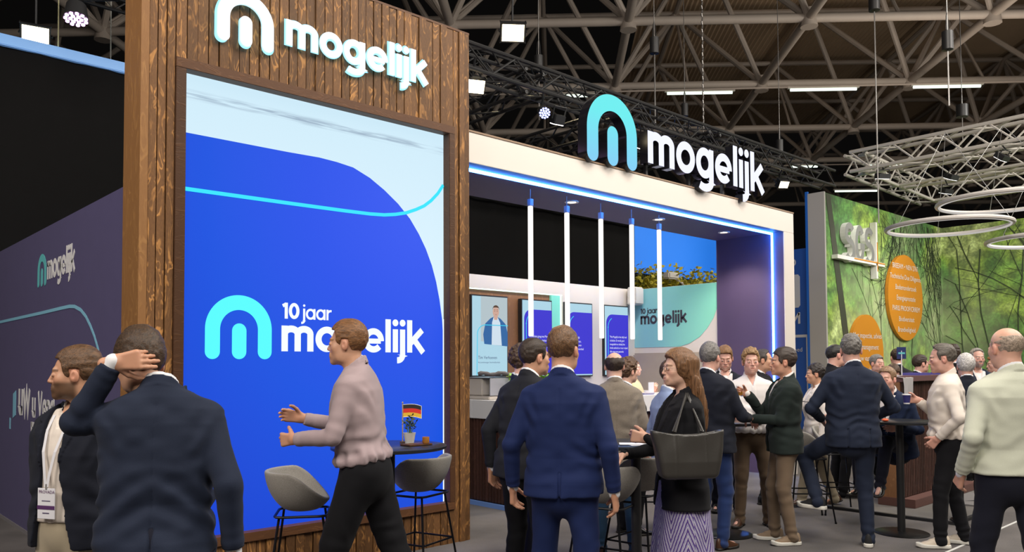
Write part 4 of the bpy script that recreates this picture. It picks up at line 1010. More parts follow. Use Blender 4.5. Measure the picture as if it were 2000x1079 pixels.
# ---------------------------------------------------------------- bar counter inside the stand
ct = empty('bar_counter', (5.9, 1.2, 0), 'white-topped bar counter with dark slatted front inside the portal', 'bar counter')
bm = bmesh.new(); bx(bm, (4.3, .84, 1.03), (8.3, 1.5, 1.25), bev=.004); bx(bm, (4.3, 1.5, 1.03), (4.9, 2.7, 1.25), bev=.004); fin('worktop', bm, WHITE2, ct)
bm = bmesh.new()
for i in range(int(4.0/.055)): bx(bm, (4.34+i*.055, .9, .06), (4.34+i*.055+.038, .93, 1.03))
for i in range(int(1.75/.055)): bx(bm, (4.33, .92+i*.055, .06), (4.36, .92+i*.055+.038, 1.03))
fin('slatted_front', bm, SLAT, ct)
bm = bmesh.new(); bx(bm, (4.36, .93, 0), (8.26, 1.45, 1.03)); bx(bm, (4.36, 1.45, 0), (4.86, 2.66, 1.03)); fin('carcass', bm, mat('counter_carcass', (.03, .015, .012), .7), ct)
bm = bmesh.new(); bx(bm, (4.29, .85, 0), (4.33, 2.7, .05)); bx(bm, (4.29, .85, 0), (8.3, .89, .05)); fin('kick_strip', bm, mat('blue_kick_strip', (.12, .2, .4), .4, emit=(.1, .2, .5), es=.15), ct)
bm = bmesh.new(); bx(bm, (5.2, 2.5, 0), (7.2, 2.95, 1.42)); tag(fin('back_cabinet', bm, SLAT), 'dark sideboard under the screens behind the bar counter', 'cabinet')
bm = bmesh.new(); bx(bm, (5.2, 2.48, 1.42), (7.2, 2.95, 1.46)); tag(fin('cabinet_top', bm, mat('dark_top', (.06, .045, .04), .4)), 'dark worktop lying on the sideboard behind the bar', 'worktop')
# things on the counter
t = empty('counter_machine', (4.55, 1.5, 1.25), 'grey countertop drinks machine with clear cover at the counter end', 'machine')
bm = bmesh.new(); bx(bm, (4.4, 1.3, 1.25), (4.78, 1.75, 1.29), bev=.01); bx(bm, (4.42, 1.45, 1.29), (4.76, 1.74, 1.5), bev=.015); fin('housing', bm, mat('machine_beige', (.5, .45, .4), .4), t)
bm = bmesh.new(); bx(bm, (4.42, 1.3, 1.3), (4.76, 1.31, 1.52)); bx(bm, (4.42, 1.3, 1.51), (4.76, 1.75, 1.52)); fin('clear_cover', bm, mat('grey_acrylic', (.3, .3, .33), .1), t)
bm = bmesh.new(); pipe(bm, [(4.4+.03*i, 1.5-.02*i, 1.56+.01*math.sin(i)) for i in range(14)], [.022+.006*(i % 2) for i in range(14)], 10); fin('hose', bm, mat('hose_grey', (.08, .07, .07), .6), t, True)
LEAF = mat('leaf_green', (.2, .42, .03), .5, var=.3, vscale=20); POT = mat('pot_white', (.6, .58, .55), .4)
def plant(loc, label, h, n, rad, leafm=LEAF, seed=1, leaf=.035, pot=True, group=None):
    rr = random.Random(seed); t = empty('potted_plant', loc, label, 'plant', group)
    if pot:
        bm = bmesh.new(); lathe(bm, [(.03, 0), (.042, .07), (.045, .08), (.038, .08), (.036, .06)], seg=20); fin('pot', bm, POT, t, True, world=False)
    bs = bmesh.new(); bl = bmesh.new()
    for i in range(n):
        a = rr.uniform(0, 6.28); e = rr.uniform(.2, 1)*rad; top = Vector((math.cos(a)*e, math.sin(a)*e, .07+h*rr.uniform(.45, 1)))
        base = Vector((math.cos(a)*.01, math.sin(a)*.01, .06)); mid = (base+top)/2+Vector((0, 0, h*.1))
        pipe(bs, [base, mid, top], .0018, 5)
        for k in range(6):
            f = .4+.6*k/5; p = base.lerp(mid, f*2) if f < .5 else mid.lerp(top, (f-.5)*2)
            d = Vector((rr.gauss(0, 1), rr.gauss(0, 1), rr.uniform(-.2, .8))).normalized(); s = leaf*rr.uniform(.6, 1.2); sd = d.cross(Vector((rr.gauss(0, 1), rr.gauss(0, 1), 1))).normalized()*s*.33
            vs = [bl.verts.new(p), bl.verts.new(p+d*s*.5+sd+Vector((0, 0, .003))), bl.verts.new(p+d*s), bl.verts.new(p+d*s*.5-sd+Vector((0, 0, .003)))]; bl.faces.new(vs)
    fin('stems', bs, mat('stem_green', (.1, .18, .03), .6), t, world=False); fin('leaves', bl, leafm, t, world=False)
    return t
plant((4.72, 1.2, 1.25), 'leafy herb pot beside the drinks machine on the counter', .22, 12, .09, seed=2, leaf=.06)
plant((5.0, 1.0, 1.25), 'bright yellow-green herb in a pot on the counter before the portrait screen', .34, 16, .13, seed=3, leaf=.075)
plant((4.92, 1.25, 1.25), 'small sprig of herbs in a pot standing between the two bigger herb pots', .16, 8, .05, seed=5, leaf=.045)
def cup(loc, label, group=None):
    t = empty('paper_cup', loc, label, 'cup', group)
    bm = bmesh.new(); lathe(bm, [(.026, 0), (.036, .085), (.0385, .09), (.034, .09), (.025, .004)], seg=28, cap=False); bmesh.ops.contextual_create(bm, geom=[]) if False else None
    fin('body', bm, mat('cup_navy', (.03, .03, .16), .5), t, True, world=False)
    bm = bmesh.new(); lathe(bm, [(.0375, .082), (.0395, .088), (.0375, .092), (.0355, .088)], seg=28, cap=False); lathe(bm, [(.0262, 0), (.0285, .012)], seg=28, cap=False); fin('white_rim', bm, mat('cup_white', (.8, .8, .8), .5), t, True, world=False)
    bm = bmesh.new(); lathe(bm, [(.0262, .0), (.0001, .0005)], seg=28, cap=False); fin('base', bm, mat('cup_base', (.7, .7, .7), .5), t, world=False)
    return t
cup((5.62, 2.62, 1.46), 'navy paper cup standing under the portrait screen')
t = empty('espresso_cup', (7.05, 1.0, 1.25), 'white coffee cup on the bar counter before the seated woman', 'cup'); bm = bmesh.new(); lathe(bm, [(.02, 0), (.035, .02), (.042, .06), (.038, .06), (.03, .015), (.001, .01)], seg=24, cap=False); fin('bowl', bm, WHITE2, t, True, world=False); bm = bmesh.new(); pipe(bm, [(.04, 0, .045), (.06, 0, .04), (.055, 0, .02), (.034, 0, .018)], .005); fin('handle', bm, WHITE2, t, True, world=False)
t = empty('menu_stand', (7.12, .98, 1.25), 'small acrylic card stand on the bar counter', 'card stand'); bm = bmesh.new(); bx(bm, (-.06, -.003, 0), (.06, .003, .17)); fin('card', bm, mat('card_white', (.75, .75, .78), .4), t, world=False); bm = bmesh.new(); bx(bm, (-.06, -.03, 0), (.06, .03, .008)); fin('foot', bm, WHITE2, t, world=False)
t = empty('brochure_pile', (6.95, .93, 1.25), 'low pile of brochures on the edge of the bar counter', 'brochures')
for k in range(5):
    bm = bmesh.new(); bx(bm, (-.14+.01*k, -.05, .006*k), (.1+.006*k, .06, .006*k+.005)); fin('brochure', bm, [mat('brochure_%d' % k, c, .5) for c in [((.5, .5, .6), (.08, .07, .3), (.6, .6, .65), (.1, .1, .3), (.55, .5, .6))[k]]], t, world=False)
# ---------------------------------------------------------------- neighbouring stand behind: blue banner and its planting
bm = bmesh.new(); bx(bm, (11.5, 6.5, 3.97), (18.8, 6.6, 5.35)); o = fin('hanging_banner', bm, mat('banner_blue_glow', (.025, .2, .75), .6, emit=(.012, .19, .85), es=.5)); tag(o, 'plain blue banner hanging behind the stand above the yellow foliage', 'banner')  # print given a glow of its own in place of light falling on it
YL = mat('yellow_leaves', (.5, .42, .03), .6, var=.35, vscale=6)
for i in range(6):
    p = plant((13.0+i*.78, 5.6-.05*i, 2.95), 'yellow-green shrub above the teal wall, %s from the left' % ('first', 'second', 'third', 'fourth', 'fifth', 'sixth')[i], 1.0, 60, .42, YL, 20+i, .13, False, 'shrubs behind the teal wall')
bm = bmesh.new(); bx(bm, (12.5, 5.3, 0), (18.2, 6.0, 2.98)); o = fin('planter_wall', bm, mat('planter_brown', (.2, .14, .1), .7)); tag(o, 'brown planter wall carrying the yellow shrubs', 'planter')
t = empty('arm_lamp', (13.9, 5.3, 3.7), 'white arm spotlight standing out over the yellow shrubs', 'lamp'); bm = bmesh.new(); pipe(bm, [(13.5, 5.3, 3.75), (13.9, 5.25, 3.62), (14.3, 5.2, 3.35)], .03); fin('arm', bm, ALUW, t); bm = bmesh.new(); bx(bm, (13.35, 5.2, 3.68), (13.75, 5.4, 3.84), bev=.03); bx(bm, (14.2, 5.1, 3.27), (14.55, 5.3, 3.37), bev=.03); fin('lamp_head', bm, ALUW, t)
bm = bmesh.new(); bx(bm, (9.3, 3.2, 0), (12.4, 3.24, .1)); bm.free()
# ---------------------------------------------------------------- right: blue stand, forest-print wall
BW = mat('blue_print', (.012, .07, .3), .6)
bm = bmesh.new(); bx(bm, (17.55, 3.92, 0), (17.7, 7.5, 4.66)); bw = tag(fin('wall_blue_stand', bm, BW), kind='structure')
bm = bmesh.new(); bx(bm, (17.5, 3.9, 0), (17.56, 3.97, 6.1)); tag(fin('trim_6', bm, mat('bright_blue_edge', (.01, .12, .5), .5)), kind='structure')
GR = mat('print_pale', (.5, .5, .5), .6); fb = side(17.545, 4.5)
t = empty('stand_lettering', (17.54, 4.2, 3), 'pale letters and outlined box on the dark blue stand wall', 'wall lettering')
bm = bmesh.new(); prism(bm, [(-.4, 3.14), (.28, 3.14), (.33, 3.2), (.33, 3.94), (.28, 4.0), (-.4, 4.0)], fb, 0, .004); fin('rounded_block', bm, GR, t)
bm = bmesh.new(); prism(bm, [(-.3, 3.5), (.12, 3.5), (.18, 3.58), (.18, 3.72), (.12, 3.8), (-.3, 3.8)], side(17.54, 4.5), 0, .004); fin('block_hole', bm, BW, t)
lettering('M', .32, .0, 2.72, fb, 0, .004, [GR], t); bm = bmesh.new(); ribbon(bm, arc(.14, 4.32, .07, .08, 0, 340, 16), .04, fb, 0, .004, True); fin('letter', bm, GR, t)
bm = bmesh.new(); ribbon(bm, [(-.5, 2.4), (.51, 2.4), (.51, .9)], .07, fb, 0, .004); fin('box_outline', bm, GR, t); typed('letter', 'goed', .16, (17.54, 4.44, 2.0), (0, -1, 0), (0, 0, 1), GR, t)
def forest():
    m = mat('forest_photo_print', (.1, .3, .05), .55); nt = m.node_tree; N = nt.nodes; L = nt.links; b = N['Principled BSDF']
    g = N.new('ShaderNodeNewGeometry')
    def noise(sc, det, dist=0, vec=None):
        n = N.new('ShaderNodeTexNoise'); n.inputs['Scale'].default_value = sc; n.inputs['Detail'].default_value = det; n.inputs['Distortion'].default_value = dist; L.new(vec or g.outputs['Position'], n.inputs['Vector']); return n.outputs['Fac']
    def ramp(src, stops):
        c = N.new('ShaderNodeValToRGB'); e = c.color_ramp.elements
        e[0].position, e[0].color = stops[0][0], (*stops[0][1], 1); e[1].position, e[1].color = stops[-1][0], (*stops[-1][1], 1)
        for p, col in stops[1:-1]: x = e.new(p); x.color = (*col, 1)
        L.new(src, c.inputs['Fac']); return c.outputs['Color']
    def mix(f, a, bb, mode='MIX'):
        x = N.new('ShaderNodeMix'); x.data_type = 'RGBA'; x.blend_type = mode
        if isinstance(f, float): x.inputs['Factor'].default_value = f
        else: L.new(f, x.inputs['Factor'])
        L.new(a, x.inputs['A'])
        if isinstance(bb, tuple): x.inputs['B'].default_value = (*bb, 1)
        else: L.new(bb, x.inputs['B'])
        return x.outputs['Result']
    big = ramp(noise(.42, 3, .4), [(.36, (.03, .13, .02)), (.47, (.1, .3, .04)), (.56, (.3, .45, .05)), (.66, (.5, .6, .2))])
    sm = ramp(noise(3.2, 9), [(.38, (.35, .4, .35)), (.5, (.9, .9, .8)), (.66, (1.5, 1.5, 1.7))]); c = mix(.9, big, sm, 'MULTIPLY')
    fn = ramp(noise(14, 6), [(.4, (.6, .65, .6)), (.62, (1.3, 1.3, 1.4))]); c = mix(.8, c, fn, 'MULTIPLY')
    for (px_, pz_, r0, st) in ((20.6, 2.6, 2.9, 1.3), (24.7, 2.9, 2.2, 1.2), (22.6, 5.2, 1.5, .6)):
        dz = N.new('ShaderNodeVectorMath'); dz.operation = 'DISTANCE'; dz.inputs[1].default_value = (px_, 3.4, pz_); L.new(g.outputs['Position'], dz.inputs[0])
        rr_ = N.new('ShaderNodeMapRange'); rr_.inputs['From Min'].default_value = r0; rr_.inputs['From Max'].default_value = .2; rr_.inputs['To Max'].default_value = st; L.new(dz.outputs['Value'], rr_.inputs['Value'])
        mm = N.new('ShaderNodeMath'); mm.operation = 'MULTIPLY'; L.new(rr_.outputs[0], mm.inputs[0]); L.new(noise(2.2, 8), mm.inputs[1]); c = mix(mm.outputs[0], c, (.62, .68, .36))
    # branches: thin dark cracks at two sizes, warped
    def cracks(sc, th, rot, det):
        mp = N.new('ShaderNodeMapping'); mp.inputs['Rotation'].default_value = rot; mp.inputs['Scale'].default_value = (1, 1, .45); L.new(g.outputs['Position'], mp.inputs['Vector'])
        w = N.new('ShaderNodeVectorMath'); w.operation = 'MULTIPLY_ADD'; nn = N.new('ShaderNodeTexNoise'); nn.inputs['Scale'].default_value = 1.6; L.new(g.outputs['Position'], nn.inputs['Vector']); L.new(nn.outputs['Color'], w.inputs[0]); w.inputs[1].default_value = (.5, .5, .5); L.new(mp.outputs['Vector'], w.inputs[2])
        v = N.new('ShaderNodeTexVoronoi'); v.feature = 'DISTANCE_TO_EDGE'; v.inputs['Scale'].default_value = sc; L.new(w.outputs['Vector'], v.inputs['Vector'])
        r = N.new('ShaderNodeMapRange'); r.inputs['From Min'].default_value = th; r.inputs['From Max'].default_value = th*.3; L.new(v.outputs['Distance'], r.inputs['Value']); return r.outputs[0]
    c = mix(.15, c, (.3, .33, .25))
    L.new(c, b.inputs['Base Color']); return m
FOR = forest(); GRY = mat('wall_end_grey', (.42, .4, .37), .6)
bm = bmesh.new(); bx(bm, (17.57, 3.47, 0), (25.5, 3.9, 6.02)); fw_ = tag(fin('wall_forest_print', bm, FOR), kind='structure')
bm = bmesh.new(); bx(bm, (25.5, -6, 0), (25.7, 4.2, 6.02)); tag(fin('wall_forest_return', bm, FOR), kind='structure')
bm = bmesh.new(); bx(bm, (17.5, 3.46, 0), (17.57, 3.9, 6.04)); tag(fin('trim_7', bm, GRY), kind='structure')
# tree trunks of the print, flat graphics on the wall
BRK = mat('print_bark', (.05, .055, .035), .6)
t = empty('printed_tree', (18, 3.46, 3), 'tall dark tree trunk printed along the left edge of the forest wall', 'wall graphic')
bm = bmesh.new(); prism(bm, [(17.6, 6.0), (17.85, 6.0), (18.2, 4.6), (18.75, 2.4), (19.3, .2), (19.0, .2), (18.4, 2.5), (17.95, 4.4)], front(3.46), 0, .006); fin('trunk', bm, BRK, t)
t = empty('printed_branches', (21, 3.46, 3), 'thin bare trunks and twigs printed across the forest wall', 'wall graphic'); rr = random.Random(11)
TWG = mat('print_twig', (.04, .06, .03), .6)
def branchy(bm, fn, x, z, ang, ln, w, depth, lo, hi):
    p = [(x, z)]; a = ang
    for k in range(6):
        a += rr.uniform(-.16, .16); nx, nz = p[-1][0]+math.cos(a)*ln/6, p[-1][1]+math.sin(a)*ln/6
        if not (lo < nx < hi and .1 < nz < 5.98): break
        p.append((nx, nz))
        if depth and rr.random() < .75: branchy(bm, fn, nx, nz, a+rr.choice((-1, 1))*rr.uniform(.35, .8), ln*rr.uniform(.35, .6), w*.55, depth-1, lo, hi)
    if len(p) > 1: ribbon(bm, p, w, fn, 0, .003)
bm = bmesh.new(); f1_ = front(3.46)
for xb, xt in ((20.9, 20.1), (21.6, 20.9), (21.9, 22.6), (22.9, 23.4), (24.9, 23.9), (25.3, 24.6), (25.35, 25.0)):
    branchy(bm, f1_, xb, 1.2, math.atan2(4.8, xt-xb), 5.0, .022, 2, 19, 25.4)
for k in range(12): branchy(bm, f1_, rr.uniform(20.5, 25), 5.9, rr.uniform(-2.2, -.9), rr.uniform(1, 2.4), .025, 2, 19, 25.4)
fin('twigs', bm, TWG, t)
bm = bmesh.new(); f2_ = side(25.49, 3.45)
for xb, xt in ((.8, .1), (1.2, .4), (1.7, .8), (2.4, 1.3), (3.3, 2.2), (4.6, 3.3), (6.2, 5.6)):
    branchy(bm, f2_, xb, .3, math.atan2(5.6, xt-xb), 6, rr.uniform(.015, .035), 1, .02, 9.2)
for k in range(9): branchy(bm, f2_, rr.uniform(2, 8.5), rr.uniform(2, 5.9), rr.uniform(2.4, 4.2), rr.uniform(1.5, 3.5), rr.uniform(.012, .028), 2, .02, 9.2)
fin('twigs', bm, TWG, t)
# SGS sign
SGW = mat('sign_off_white', (.75, .73, .7), .5); SGS_ = mat('sign_grey', (.2, .2, .19), .5); ORG = mat('sign_orange', (.62, .24, .015), .5)
t = empty('relief_sign', (19.4, 3.4, 4.8), 'grey raised letters with a cross bar on the forest wall', 'sign')
def S_path(x): return arc(x+.33, 5.08, .2, .2, 30, 270, 14)+arc(x+.33, 4.64, .22, .24, 90, -150, 14)
def fT(d): return front(3.47-d)
bm = bmesh.new(); ribbon(bm, S_path(18.28), .16, front(3.32), 0, .14, mf=0, ms=1); fin('letter', bm, [SGS_, SGW], t)
bm = bmesh.new(); ribbon(bm, arc(19.2, 4.86, .2, .42, 40, 330, 20)+[(19.4, 4.8), (19.22, 4.8)], .16, front(3.32), 0, .14, mf=0, ms=1); fin('letter', bm, [SGS_, SGW], t)
bm = bmesh.new(); ribbon(bm, S_path(19.45), .16, front(3.32), 0, .14, mf=0, ms=1); fin('letter', bm, [SGS_, SGW], t)
bm = bmesh.new(); bx(bm, (20.15, 3.3, 4.0), (20.25, 3.46, 5.55)); bx(bm, (17.85, 3.3, 4.36), (20.7, 3.46, 4.46)); fin('cross_bars', bm, SGW, t); bm = bmesh.new(); bx(bm, (18.8, 3.29, 4.42), (20.7, 3.3, 4.45)); bx(bm, (20.2, 3.29, 4.2), (20.23, 3.3, 5.0)); fin('orange_line', bm, ORG, t)
for (cx, cz, r_, lines, lab, sz) in ((22.3, 3.6, 1.25, ['BREEAM • NEN 2767', 'Technische Due Diligence', 'Bodemonderzoek', 'Energieprestatie', 'PARIS PROOF/CRREM', 'Biodiversiteit', 'Brandveiligheid'], 'large orange disc listing seven services on the forest wall', .21), (19.66, 2.0, 1.0, ['Met inspectie, advies', 'en management', 'uw vastgoed', 'te maken.'], 'smaller orange disc low on the forest wall behind the grey-haired man', .21)):
    t = empty('orange_disc', (cx, 3.4, cz), lab, 'sign', 'orange discs on the forest wall'); bm = bmesh.new(); prism(bm, arc(cx, cz, r_, r_, 0, 355, 71), front(3.37), 0, .09); fin('disc', bm, ORG, t)
    n = len(lines); typed('disc_text', lines, sz, (cx, 3.364, cz+(n/2-.8)*sz*1.45), (1, 0, 0), (0, 0, 1), mat('disc_text_white', (.75, .72, .66), .5), t, align='CENTER', lead=1.45)
bm = bmesh.new(); ribbon(bm, [(3.4, .6), (3.4, 2.55), (7, 2.55)], .09, side(25.46, 3.45), 0, .03); tag(fin('box_outline', bm, mat('pale_frame', (.5, .5, .5), .5)), 'pale rectangular outline on the forest wall behind the bald man', 'wall graphic')
# ---------------------------------------------------------------- slatted bar with seated guests behind it
sb = empty('slatted_bar', (9.5, -1.9, 0), 'high dark-red slatted bar partition with smooth top on the right', 'bar')
bm = bmesh.new(); bx(bm, (7.68, -2.2, 1.45), (9.75, -1.88, 1.52), bev=.006); fin('top', bm, mat('maroon_top', (.16, .085, .085), .35), sb)
bm = bmesh.new(); bx(bm, (7.72, -2.12, .1), (9.72, -1.92, 1.45)); fin('carcass', bm, mat('maroon_dark', (.03, .012, .012), .6), sb); bm = bmesh.new(); bx(bm, (7.69, -2.15, .1), (7.72, -1.9, 1.45)); fin('end_panel', bm, WOODW, sb)
bm = bmesh.new()
for i in range(39): bx(bm, (7.73+i*.0505, -2.16, .12), (7.73+i*.0505+.03, -2.12, 1.45))
fin('slatted_front', bm, SLAT, sb); bm = bmesh.new(); bx(bm, (7.68, -2.3, 0.012), (9.78, -1.88, .11), bev=.004); fin('plinth', bm, mat('maroon_plinth', (.13, .06, .05), .5), sb)
t = empty('cloth', (7.9, -1.9, 1.52), 'white cloth draped over the near end of the slatted bar', 'cloth'); 
bm = bmesh.new(); prof = [(-.5, 1.53), (-.2, 1.535), (.0, 1.532), (.09, 1.5), (.1, 1.4), (.11, 1.2)]
V_ = [[bm.verts.new((7.62+.3*j/8+.0*i, -2.1-p[0]*0+(-.0)-(.12 if i > 2 else 0)*1+(.5-.5*i/3 if i < 3 else 0)*.5+.012*math.sin(j*2+i), p[1]-(.0 if i < 4 else .02*math.sin(j*1.7)))) for j in range(9)] for i, p in enumerate(prof)]
for i in range(len(prof)-1):
    for j in range(8): bm.faces.new((V_[i][j], V_[i][j+1], V_[i+1][j+1], V_[i+1][j]))
bmesh.ops.solidify(bm, geom=bm.faces[:], thickness=.006); fin('drape', bm, mat('white_linen', (.7, .68, .68), .8), t, True)
def table_flag(loc, label, size, cols, vert, pole=.24, mm=None, tilt=0, group=None):
    t = empty('table_flag', loc, label, 'flag', group)
    bm = bmesh.new(); cyl(bm, (0, 0, 0), (0, 0, pole), .0045, seg=8); lathe(bm, [(.001, pole), (.008, pole+.006), (.001, pole+.013)], seg=10, cap=False); fin('pole', bm, mat('flag_pole_wood', (.4, .3, .2), .5), t, True, world=False)
    bm = bmesh.new(); cyl(bm, (0, 0, 0), (0, 0, .012), .02, seg=20); fin('foot', bm, mat('flag_foot', (.1, .06, .04), .5), t, world=False)
    ms = [mat('flag_dye_%d' % i, c, .7) for i, c in enumerate(cols)]+[mat('flag_border', (.7, .7, .66), .7)]
    bm = bmesh.new(); w, h = size; n = 12
    xd = Vector(mm or (1, 0)).normalized()
    def P(a, b): return (xd.x*a*w, xd.y*a*w+.006*math.sin(a*6), pole-.008-h+b*h+.01*math.sin(a*4)*a-tilt*a*w)
    for i in range(n):
        for k in range(3):
            a0, a1, b0, b1 = i/n, (i+1)/n, k/3, (k+1)/3
            f = bm.faces.new([bm.verts.new(P(*q)) for q in ((a0, b0), (a1, b0), (a1, b1), (a0, b1))]); f.material_index = (min(int(i/n*3), 2) if vert else 2-k)
    fin('flag_cloth', bm, ms, t, world=False)
    bm = bmesh.new()
    for A, B in (((0, 0), (1, 0)), ((1, 0), (1, 1)), ((0, 1), (1, 1))): pipe(bm, [P(A[0]+(B[0]-A[0])*k/8, A[1]+(B[1]-A[1])*k/8) for k in range(9)], .0022, 5)
    fin('border', bm, ms[-1], t, world=False)
    return t
# ---------------------------------------------------------------- bar stools
SHELL = cloth('stool_felt', (.25, .235, .21), .9, .1, .3, 380, .6, c2=(.33, .31, .28))
def make_stool():
    t = empty('bar_stool', (0, 0, 0), cat='bar stool', group='grey shell bar stools')
    g = Grid((-.34, -.34, .6), (.34, .34, 1.06), .0105)
    def outer(X, Y, Z):
        q = np.sqrt((X/.275)**2+((Y+.0)/.255)**2+((Z-.98)/.33)**2); d = (q-1)*.25
        return smax(d, .672-Z, .03)
    g.add(outer, (-.3, -.3, .62), (.3, .3, 1.06))
    def inner(X, Y, Z):
        q = np.sqrt((X/.248)**2+((Y-.0)/.228)**2+((Z-1.0)/.33)**2); d = (q-1)*.23
        return smax(d, .712-Z, .05)
    g.add(inner, (-.3, -.3, .6), (.3, .3, 1.06), .006, 'cut')
    def lid(X, Y, Z): return Z-(.725+.23*sst(-Y, -.26, .1)-.0*X)
    g.all(lid, 'and', .012)
    p, q = surfnet(g); np_mesh('seat_shell', [(p, q)], SHELL, t)
    bm = bmesh.new(); pipe(bm, [(x*.94, y*.9, .66 if abs(y) < .2 else .66) for x, y in [(.2*math.copysign(1, math.cos(a))*min(1, abs(math.cos(a))*1.3), .19*math.copysign(1, math.sin(a))*min(1, abs(math.sin(a))*1.3)) for a in [2*math.pi*k/32 for k in range(32)]]], .009, 8, closed=True)
    fin('seat_frame', bm, BLACK, t, True, world=False)
    for sx in (-1, 1):
        for sy in (-1, 1):
            bm = bmesh.new(); cyl(bm, (sx*.15, sy*.14, .66), (sx*.235, sy*.225, .012), .0085, seg=10); lathe(bm, [(.012, 0), (.012, .016)], (sx*.236, sy*.226, 0), 12); fin('leg', bm, BLACK, t, True, world=False)
    bm = bmesh.new(); k = .197; pipe(bm, [(-k, -k*.95, .3), (k, -k*.95, .3), (k, k*.95, .3), (-k, k*.95, .3)], .0075, 8, closed=True); fin('footrest', bm, BLACK, t, True, world=False)
    return t
face = lambda a: math.atan2(-(Fv.x*math.cos(math.radians(a))+Rv.x*math.sin(math.radians(a))), Fv.y*math.cos(math.radians(a))+Rv.y*math.sin(math.radians(a)))   # 0 = away from the camera, 90 = to the right, 180 = towards it
STOOLS = [((.80, -.90), 80, 'grey felt bar stool in front of the blue screen, left of the table with flags'), ((1.86, -.78), -60, 'grey felt bar stool tucked behind the table with flags'),
          ((2.512, -2.138), 30, 'grey bar stool beside the man in the bright navy suit'), ((3.131, -1.960), -50, 'grey bar stool behind the table with papers'),
          ((4.75, -.95), -80, 'grey bar stool behind the table column between the jeans and brown trousers'), ((6.28, -1.72), 95, 'grey bar stool empty between the brown-trousered man and the broad dark suit'),
          ((6.95, -1.75), 180, 'bar stool under the seated man in the navy suit')]
proto = make_stool()
for i, ((x, y), a, lab) in enumerate(STOOLS):
    o = proto if i == 0 else copy_tree(proto); o.location = (x, y, 0); o.rotation_euler = (0, 0, face(a)); o['label'] = lab
# ---------------------------------------------------------------- standing tables
TOP = mat('table_laminate_black', (.02, .022, .026), .3); 
def make_table(r=.35):
    t = empty('standing_table', (0, 0, 0), cat='table', group='round black standing tables')
    bm = bmesh.new(); lathe(bm, [(r-.012, 1.075), (r, 1.082), (r, 1.097), (r-.004, 1.1)], seg=64); fin('tabletop', bm, TOP, t, True, world=False)
    bm = bmesh.new(); cyl(bm, (0, 0, .02), (0, 0, 1.076), .036, seg=24); fin('column', bm, BLACKP, t, True, world=False)
    bm = bmesh.new(); lathe(bm, [(.25, 0), (.25, .008), (.24, .014), (.05, .022)], seg=56); fin('base_plate', bm, mat('black_steel_base', (.02, .02, .02), .35, .7), t, True, world=False)
    return t
proto = make_table()
for i, (x, y, s, lab) in enumerate(((1.30, -1.2, 1.15, 'round black standing table with little flags before the blue screen'), (2.66, -2.3, 1., 'round black standing table with papers beside the long-haired woman'), (4.98, -1.56, 1., 'round black standing table between the grey-haired man and the green-jacketed man'), (6.27, -2.7, 1., 'round black standing table with glasses before the slatted bar'))):
    o = proto if i == 0 else copy_tree(proto); o.location = (x, y, 0); o.scale = (s, s, 1); o['label'] = lab
table_flag((1.16, -1.0, 1.1), 'little table flag in brown, yellow and red with white border', (.13, .09), [(.12, .05, .02), (.55, .4, .04), (.55, .04, .03)], True, .27, tuple(-Rv.xy), .06)
table_flag((1.24, -1.05, 1.1), 'little dark blue and white table flag behind the tricolour one', (.1, .09), [(.02, .04, .12), (.02, .04, .12), (.5, .5, .55)], True, .275, tuple(-Rv.xy))
table_flag((1.47, -1.12, 1.1), 'little German table flag in black, red and gold', (.135, .09), [(.02, .018, .016), (.7, .03, .02), (.8, .5, .04)], False, .285, tuple(Rv.xy), .03)
t = empty('serving_tray', (1.44, -1.33, 1.1), 'small dark wooden tray on the table with flags', 'tray'); bm = bmesh.new(); bx(bm, (-.1, -.06, 0), (.1, .06, .012), bev=.004); fin('board', bm, WOODF, t, world=False)
t = empty('tea_light', (1.5, -1.36, 1.112), 'amber glass tea light on the wooden tray', 'candle'); bm = bmesh.new(); lathe(bm, [(.02, 0), (.025, .008), (.025, .045), (.021, .045), (.02, .01)], seg=20); fin('holder', bm, mat('amber_glass', (.5, .22, .05), .2), t, True, world=False)
plant((1.46, -1.22, 1.1), 'tiny dark plant between the tea light and the German flag', .14, 10, .05, mat('dark_leaf', (.03, .05, .03), .6), 31, .03)
WP = mat('white_paper', (.72, .72, .76), .6)
t = empty('papers', (2.58, -2.42, 1.1), 'loose white sheets lying on the standing table by the woman', 'papers')
for k, (dx, dy, a) in enumerate(((0, 0, .2), (.06, .03, .5), (-.03, .05, -.1))):
    bm = bmesh.new(); bx(bm, (-.1, -.07, .001+.002*k), (.1, .07, .0025+.002*k), M=Matrix.Translation((dx, dy, 0))@Matrix.Rotation(a+face(0), 4, 'Z')); fin('sheet', bm, WP, t, world=False)
t = empty('pen', (2.64, -2.36, 1.108), 'blue pen lying on the sheets of paper', 'pen'); bm = bmesh.new(); cyl(bm, (-.06, 0, .004), (.06, .02, .004), .0045, seg=10); cyl(bm, (.06, .02, .004), (.072, .022, .004), .0035, .001, seg=10); fin('barrel', bm, mat('pen_blue', (.03, .08, .4), .3), t, True, world=False)
GL = mat('clear_glass', (1, 1, 1), .02); GL.node_tree.nodes['Principled BSDF'].inputs['Transmission Weight'].default_value = 1; GL.node_tree.nodes['Principled BSDF'].inputs['IOR'].default_value = 1.35
def tumbler(loc, label, liquid=None, h=.1):
    t = empty('drinking_glass', loc, label, 'glass'); bm = bmesh.new(); lathe(bm, [(.028, 0), (.037, h), (.034, h), (.026, .008), (.0005, .008)], seg=28, cap=False); lathe(bm, [(.0005, 0), (.028, 0)], seg=28, cap=False); fin('body', bm, GL, t, True, world=False)
    if liquid: bm = bmesh.new(); lathe(bm, [(.0255, .01), (.0295, .045)], seg=24); fin('drink', bm, liquid, t, True, world=False)
    return t
tumbler((6.12, -2.6, 1.1), 'empty ribbed glass on the table before the slatted bar')
